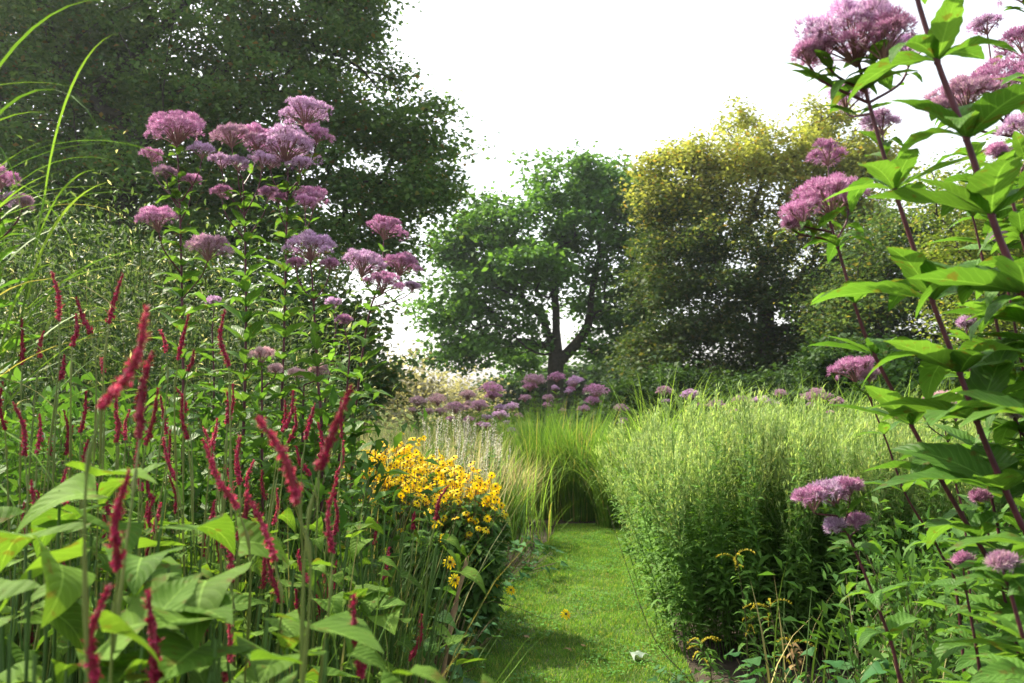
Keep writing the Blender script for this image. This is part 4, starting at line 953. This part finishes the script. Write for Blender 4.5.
def single_flower(px, py, d, foot, label, mids=()):
    c = P(px, py, d); f = np.array(foot, float); root = thing('stray_coneflower', tuple(f), label, 'flower', None)
    sb = MB(); sp = smooth_path([f] + [np.array(m) for m in mids] + [c], 16); tubes(sb, sp[None], np.linspace(.0022, .0011, 16)[None], 5); sb.build('stem', M['jp_stem_green'], root, f, True)
    o = bpy.data.objects.new('flower', FM[1]); COL.objects.link(o); o.parent = root; o.location = c - f; o.scale = [.03] * 3
    o.rotation_euler = Vector((.25, -.75, .5)).to_track_quat('Z', 'Y').to_euler()
single_flower(566, 614, 4.6, (-.42, 4.9, 0), 'single yellow coneflower on a long stem lying out over the path', [P(480, 604, 4.8), P(515, 607, 4.7), P(545, 619, 4.62)])
single_flower(511, 590, 5.0, (-.45, 5.2, 0), 'lone small yellow coneflower drooping at the left path edge', [P(490, 585, 5.05)])
single_flower(450, 562, 3.6, (-.5, 3.7, 0), 'lone yellow coneflower beside the top of the wooden cane', [P(438, 600, 3.6)])
single_flower(455, 580, 3.5, (-.45, 3.6, 0), 'lone yellow coneflower just below the cane top', [P(444, 620, 3.5)])

# ------------------------------------------------------------------ white spires
desc = ['tallest white spire plant behind the coneflowers', 'white spire plant right of the tallest', 'short white spire plant above the yellow drift', 'loose white spire plant nearest the far grass', 'faint white spire plant at the left of its group', 'low white spire plant beside the straw grass']
for (px, py, d), de in zip([(462, 408, 8.4), (480, 418, 8.2), (448, 432, 7.8), (498, 432, 8.4), (436, 415, 8.9), (474, 445, 7.6)], desc):
    c = P(px, py, d); b = np.array([c[0], d, 0]); root = thing('white_veronica', tuple(b), de, 'flowering plant', 'white spire flowers beyond the coneflowers')
    sb = MB(); wb = MB(); fb = MB()
    for i in range(9):
        t = c + [U(-.16, .16), U(-.15, .15), U(-.14, 0)]; f = b + [U(-.06, .06), U(-.06, .06), 0]; tubes(sb, np.array([[f, (f + t) / 2, t]]), np.full((1, 3), .002), 4)
        n = 90; u = U(0, 1, n); ax = nrm(t - f); p = t - ax * (u * .26)[:, None]; D = sphere_dirs(n); rr = .012 * (.25 + u * .75)
        wb.inst(quad_leaf(.5), p + D * rr[:, None], frames(D), U(.008, .016, n))
        n = 30; u = U(.15, .78, n)[:, None]; fb.inst(leaf_tpl(3, .14, .2, .8), f * (1 - u) + t * u, frames(dirs(U(0, 6.3, n), U(.1, .7, n))), U(.06, .10, n))
    sb.build('stems', M['jp_stem_green'], root, b); wb.build('flower_spires', M['white'], root, b); fb.build('foliage', M['gr_leaf'], root, b)

# ------------------------------------------------------------------ leafy plants along the left edge, cane, fallen leaves
LOB = leaf_tpl(10, .34, .25, .8, shape='heart', petiole=.05, wave=.15)
def bold(px, py, d, n, size, label, mt='big_leaf', sp=.2, name='bold_leaved_plant', group='leafy plants along the left bed edge', lo=.15):
    c = P(px, py, d); b = np.array([c[0], d, 0]); root = thing(name, tuple(b), label, 'plant', group)
    fb = MB(); az = U(0, 6.3, n); rr = sp * np.sqrt(U(0, 1, n)); z = np.maximum(.06, c[2] * (1 - .35 * (rr / sp) ** 2) * (lo + (1 - lo) * U(0, 1, n) ** .6))
    p = b + np.stack([np.sin(az) * rr, np.cos(az) * rr, z], -1)
    for i in range(n): fb.inst(BL[rng.integers(4)] if mt != 'big_leaf' else LOB, [p[i]], frames(dirs(az[i:i + 1], U(-.2, .35, 1)), roll=rng.normal(0, .25, 1)), [size * U(.7, 1.2)])
    fb.build('foliage', M[mt], root, b, True)
    sb = MB(); tubes(sb, np.stack([b + np.zeros((n, 3)), (b + p) / 2, p], 1), np.full((n, 3), .002), 4); sb.build('stems', M['jp_stem_green'], root, b)
bold(395, 575, 3.0, 34, .15, 'bold green plant with broad lobed leaves left of the wooden cane')
bold(350, 560, 3.1, 30, .13, 'broad-leaved green plant behind the low crimson spikes', sp=.22)
bold(425, 615, 3.3, 26, .11, 'dark leafy plant at the foot of the wooden cane', 'geranium')
bold(305, 600, 2.6, 26, .13, 'leafy plant in deep shade left of the bold lobed one', 'geranium')
bold(448, 598, 4.3, 60, .08, 'low dark green plant spilling onto the path edge', 'geranium', .24)
bold(505, 530, 6.6, 60, .12, 'blue-green floppy plant by the path below the white spires', 'geranium', .3)
bold(528, 545, 7.0, 40, .10, 'small dark plant beside the path bend', 'geranium', .24)
bold(478, 560, 5.9, 50, .10, 'low leafy plant between coneflowers and path bend', 'geranium', .26)
bold(400, 650, 3.0, 24, .12, 'dark low leafy plant near the bottom left of the path', 'geranium', .25)
bold(372, 640, 2.3, 22, .13, 'shaded leafy plant behind the lowest crimson spikes', 'geranium', .22)
# dark low filler on the right
bold(770, 660, 3.7, 50, .09, 'low leafy weed at the foot of the goldenrod', 'geranium', .3, group='low plants in the right bed')
bold(850, 640, 3.1, 50, .11, 'dark leafy weed below the low purple head', 'geranium', .35, group='low plants in the right bed')
bold(930, 650, 2.6, 40, .12, 'dark leafy weed under the right-hand stems', 'geranium', .35, group='low plants in the right bed')
bold(700, 668, 4.1, 30, .08, 'small weed at the right edge of the path', 'geranium', .2, group='low plants in the right bed')

top = P(468, 556, 3.0); b = P(436, 700, 3.0); dz = (top - b) / (top[2] - b[2]); foot = top - dz * top[2]
root = thing('wooden_cane', tuple(foot), 'slim brown wooden cane pushed into the bed edge beside the path', 'garden cane')
sp = smooth_path([foot, foot * .6 + top * .4 + [.008, 0, 0], foot * .25 + top * .75 - [.006, 0, 0], top], 26)
mb = MB(); rad = .0085 + .0012 * np.sin(np.linspace(0, 22, 26)) ; rad[17] = .0125; rad[-1] = .006
tubes(mb, sp[None], (rad * np.linspace(1.1, .8, 26))[None], 9); mb.build('cane', M['wood'], root, foot, True)
mb = MB(); k = sp[17]; tubes(mb, np.array([[k, k + [.012, -.004, .02], k + [.016, -.006, .05]]]), np.array([[.005, .004, .003]]), 6); mb.build('twig_stub', M['wood'], root, foot, True)

def ground_leaf(px, py, size, mt, label, w=.3, az=1.2, dome=.9):
    d = CAM_H * FPX / (py - 400); c = P(px, py, d); c[2] = .03
    T = leaf_tpl(12, w, -.35, dome, shape='heart', petiole=.02, wave=.35); mb = MB(); mb.inst(T, [c + [-size * .5, 0, .006]], frames(dirs(np.array([az]), np.array([.28]))), [size])
    o = mb.build('fallen_leaf', M[mt], None, c, True); o.location = c; tag(o, label, 'fallen leaf', 'fallen leaves on the grass path')
ground_leaf(636, 657, .15, 'paleleaf', 'pale grey-green leaf lying curled on the path at lower right', .4, 1.5, .6)
for px, py, lb, s in [(572, 652, 'rusty fallen leaf left of the pale one', .07), (583, 646, 'small brown fallen leaf near the middle of the path', .05), (527, 637, 'reddish fallen leaf towards the left of the path', .06), (500, 632, 'dull brown leaf by the left path edge', .05), (552, 570, 'tiny brown leaf halfway along the path', .06)]:
    ground_leaf(px, py, s, 'dryleaf', lb, .35, U(0, 3))
# dry stalks under the right-hand stems
mb = MB(); n = 60; x = U(.95, 1.7, n); y = U(2.0, 3.8, n); blades(mb, np.stack([x, y, 0 * x], -1), U(0, 6.3, n), U(.3, .8, n), U(.003, .006, n), U(.1, .6, n), U(0, .8, n), 4)
tag(mb.build('dry_stalks', M['straw']), 'dry straw-coloured stalks in the shade under the right-hand stems', 'dry stalks', kind='stuff')
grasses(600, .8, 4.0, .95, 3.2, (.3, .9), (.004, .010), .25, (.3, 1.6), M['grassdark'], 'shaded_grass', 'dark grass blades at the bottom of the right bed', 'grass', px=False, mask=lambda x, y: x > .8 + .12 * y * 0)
airy(80, 2.6, 3.8, 860, 1150, lambda px, y: np.interp(px, [730, 900, 1100], [.55, .75, .95]), 'right_undergrowth', 'dark leafy undergrowth below the right-hand flower stems', 'plants', M['rb_leaf'], M['jp_stem_green'], 60, .05, .35, .1)
bpy.context.view_layer.update()
print('faces', sum(len(o.data.polygons) for o in bpy.data.objects if o.type == 'MESH'))
